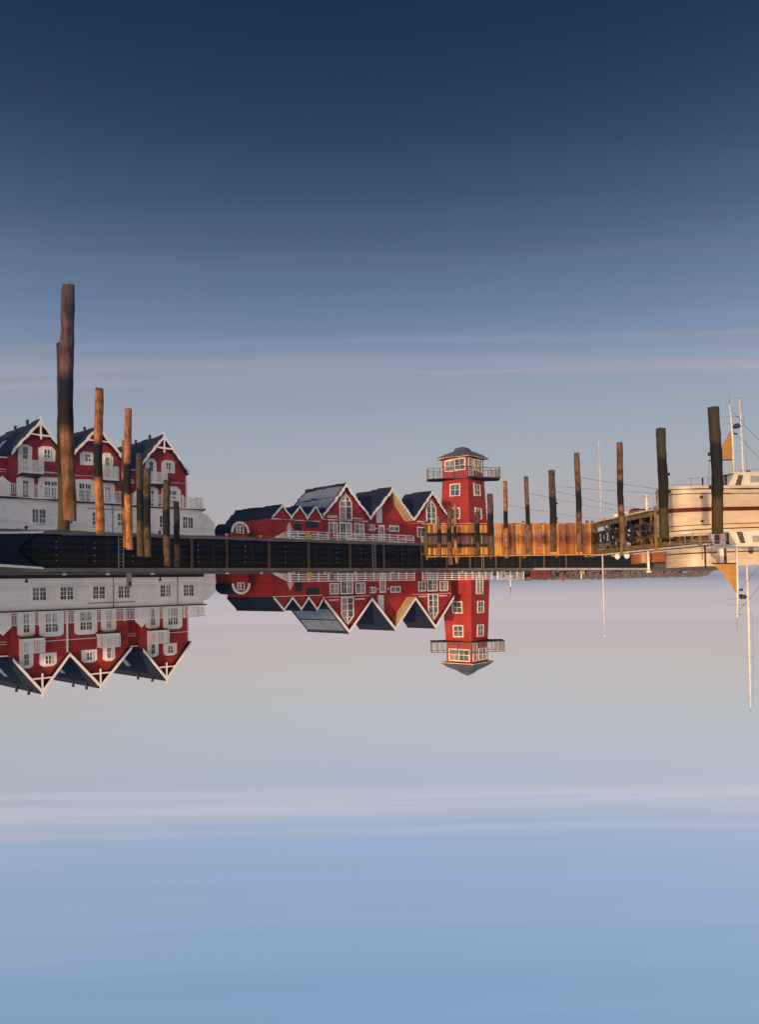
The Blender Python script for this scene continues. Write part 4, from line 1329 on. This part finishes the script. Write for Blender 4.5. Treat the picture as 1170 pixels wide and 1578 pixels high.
# varnished clinker boat behind the jetty
bt = thing('clinker_boat', 'varnished red brown clinker boat with strakes moored behind the jetty', 'boat', (17.3, -52.2, 0), R(3))
lv = hull_levels(4.6, 1.9, [(-.4, .55, 0), (0, .8, 0), (.45, .86, .03), (.90, .91, .06), (1.35, .955, .1), (1.78, 1.0, .14)], .75)
for a_, b_ in zip(lv, lv[1:]):
    hull_strip('strake', 'varnish', [[(x, y + .025, z) for x, y, z in a_], b_], bt)
hull_strip('gunwale', 'beam_dark', [[(x, b_ + .03, z - .03) for x, b_, z in lv[-1]], [(x, b_ + .03, z + .06) for x, b_, z in lv[-1]]], bt)
hull_strip('thwart_deck', 'varnish', [lv[-1], [(x, b_ * .9, z - .15) for x, b_, z in lv[-1]]], bt, cap=True)

# navy boat at the quay
root, tf = qthing('navy_boat', 'dark navy boat with pale rail moored along the quay wall', 'boat', -48.2, -1.45, 0)
lv = hull_levels(10.4, 2.4, [(-.5, .6, 0), (0, .88, 0), (.12, .9, 0), (.55, .95, .05), (.92, 1.0, .16), (1.0, 1.0, .16)], .8, 2.0)
lv = [[(x + max(0, z) * 1.3 * max(0, (x / 10.4 - .6) / .4) ** 2, b_, z + .12 * max(0, (x / 10.4 - .5) / .5) ** 2) for x, b_, z in ring] for ring in lv]
hull_strip('hull', 'navy', lv[:5], root)
hull_strip('pale_rail', 'white', [[(x, b_ + .02, z - .05) for x, b_, z in lv[4]], [(x, b_ + .02, z + .02) for x, b_, z in lv[5]]], root)
hull_strip('deck', 'quay_dark', [lv[4], [(x, b_ * .95, z - .03) for x, b_, z in lv[4]]], root, cap=True)
for x in (7.6, 8.3):
    MB().tube([(x, 1.06, .62), (x, 1.20, .62)], .11, 10).build('porthole', 'grey_metal', root)

# sailing yacht moored beyond, of which mainly the tall mast shows
b = thing('sailing_yacht', 'moored sailing yacht with very tall white mast beyond the cream boats', 'yacht', (46.9, -97.0, 0), R(8))
lv = hull_levels(12.0, 3.4, [(-.5, .4, 0), (0, .8, 0), (.1, .85, 0), (.6, .95, .04), (1.05, 1.0, .1)], .8)
lv = [[(x - 6.5, y, z) for x, y, z in ring] for ring in lv]
hull_strip('hull', 'cabin', lv, b)
hull_strip('deck', 'jetty', [lv[-1], [(x, y * .96, z - .03) for x, y, z in lv[-1]]], b, cap=True)
MB().prism([(-3.5, 1.0), (1.5, 1.0), (.8, 1.45), (-3.2, 1.5)], -.9, .9).build('coachroof', 'cabin', b)
ms = MB().tube([(0, 0, 1.0), (0, 0, 8), (-.15, 0, 19.7)], [.15, .13, .07], 10).build('mast', 'pole', b)
MB().tube([(-1.2, 0, 7.75), (.45, 0, 7.75)], .04, 6).build('spreader', 'grey_metal', ms)
MB().tube([(-1.0, 0, 13.15), (.5, 0, 13.15)], .035, 6).build('spreader', 'grey_metal', ms)
MB().tube([(.45, 0, 7.7), (.45, 0, 13.1), (.1, 0, 19.5)], .014, 5).build('shroud', 'rope', b)
MB().tube([(-.15, 0, 19.7), (-.15, 0, 19.95)], [.12, .05], 8).build('masthead', 'grey_metal', ms)

# unseen row and its ground, added out to the left: it keeps the low sun off the lower fronts
mb = MB()
mb.box(-80, -38.5, -46, 60, -2.0, GZ + .012)
mb.build('added_row_ground', 'paving', None, 'structure')
root = thing('added_shade_row', 'added unseen red row with slate roof that shades the lower fronts', 'building', (-40, 0, GZ + .012))
tf = lambda s, t, z: (-t, s, z - GZ)
MB(tf).box(-43, 34, 0.0, 11, 2.82, 9.0).build('wall', 'red', root)
MB(tf).box(-43.1, 34.1, -.1, 11.1, GZ + .0, 4.3).build('ground_floor_wall', 'white_wall', root)
q = MB(tf)
A_ = [q.v(p_) for p_ in ((-43.4, -.5, 9.0), (34.4, -.5, 9.0), (34.4, 11.5, 9.0), (-43.4, 11.5, 9.0))]
B_ = [q.v(p_) for p_ in ((-43.4, 5.5, 12.2), (34.4, 5.5, 12.2))]
for f in ((A_[0], A_[1], B_[1], B_[0]), (A_[1], A_[2], B_[1]), (A_[2], A_[3], B_[0], B_[1]), (A_[3], A_[0], B_[0]), tuple(A_)):
    q.bm.faces.new(f)
q.build('roof', 'slate', root)
MB(tf).box(-9, 33.9, 0.05, 10.95, 9.0, 11.0).build('raised_shade_wall', 'red', root)  # added upper storey, raised so that its shade covers the hall
q = MB(tf)
A_ = [q.v(p_) for p_ in ((-9.4, -.45, 11.0), (34.3, -.45, 11.0), (34.3, 11.45, 11.0), (-9.4, 11.45, 11.0))]
B_ = [q.v(p_) for p_ in ((-9.4, 5.5, 14.6), (34.3, 5.5, 14.6))]
for f in ((A_[0], A_[1], B_[1], B_[0]), (A_[1], A_[2], B_[1]), (A_[2], A_[3], B_[0], B_[1]), (A_[3], A_[0], B_[0]), tuple(A_)):
    q.bm.faces.new(f)
q.build('roof', 'slate', root)
for z0 in (2.3, 4.9, 7.1):
    for k in range(18):
        s0 = -41 + k * 4.1
        window(root, tf, s0, s0 + 1.3, z0, z0 + 1.3, -.1 if z0 < 4 else 0, 2, 2, .10)
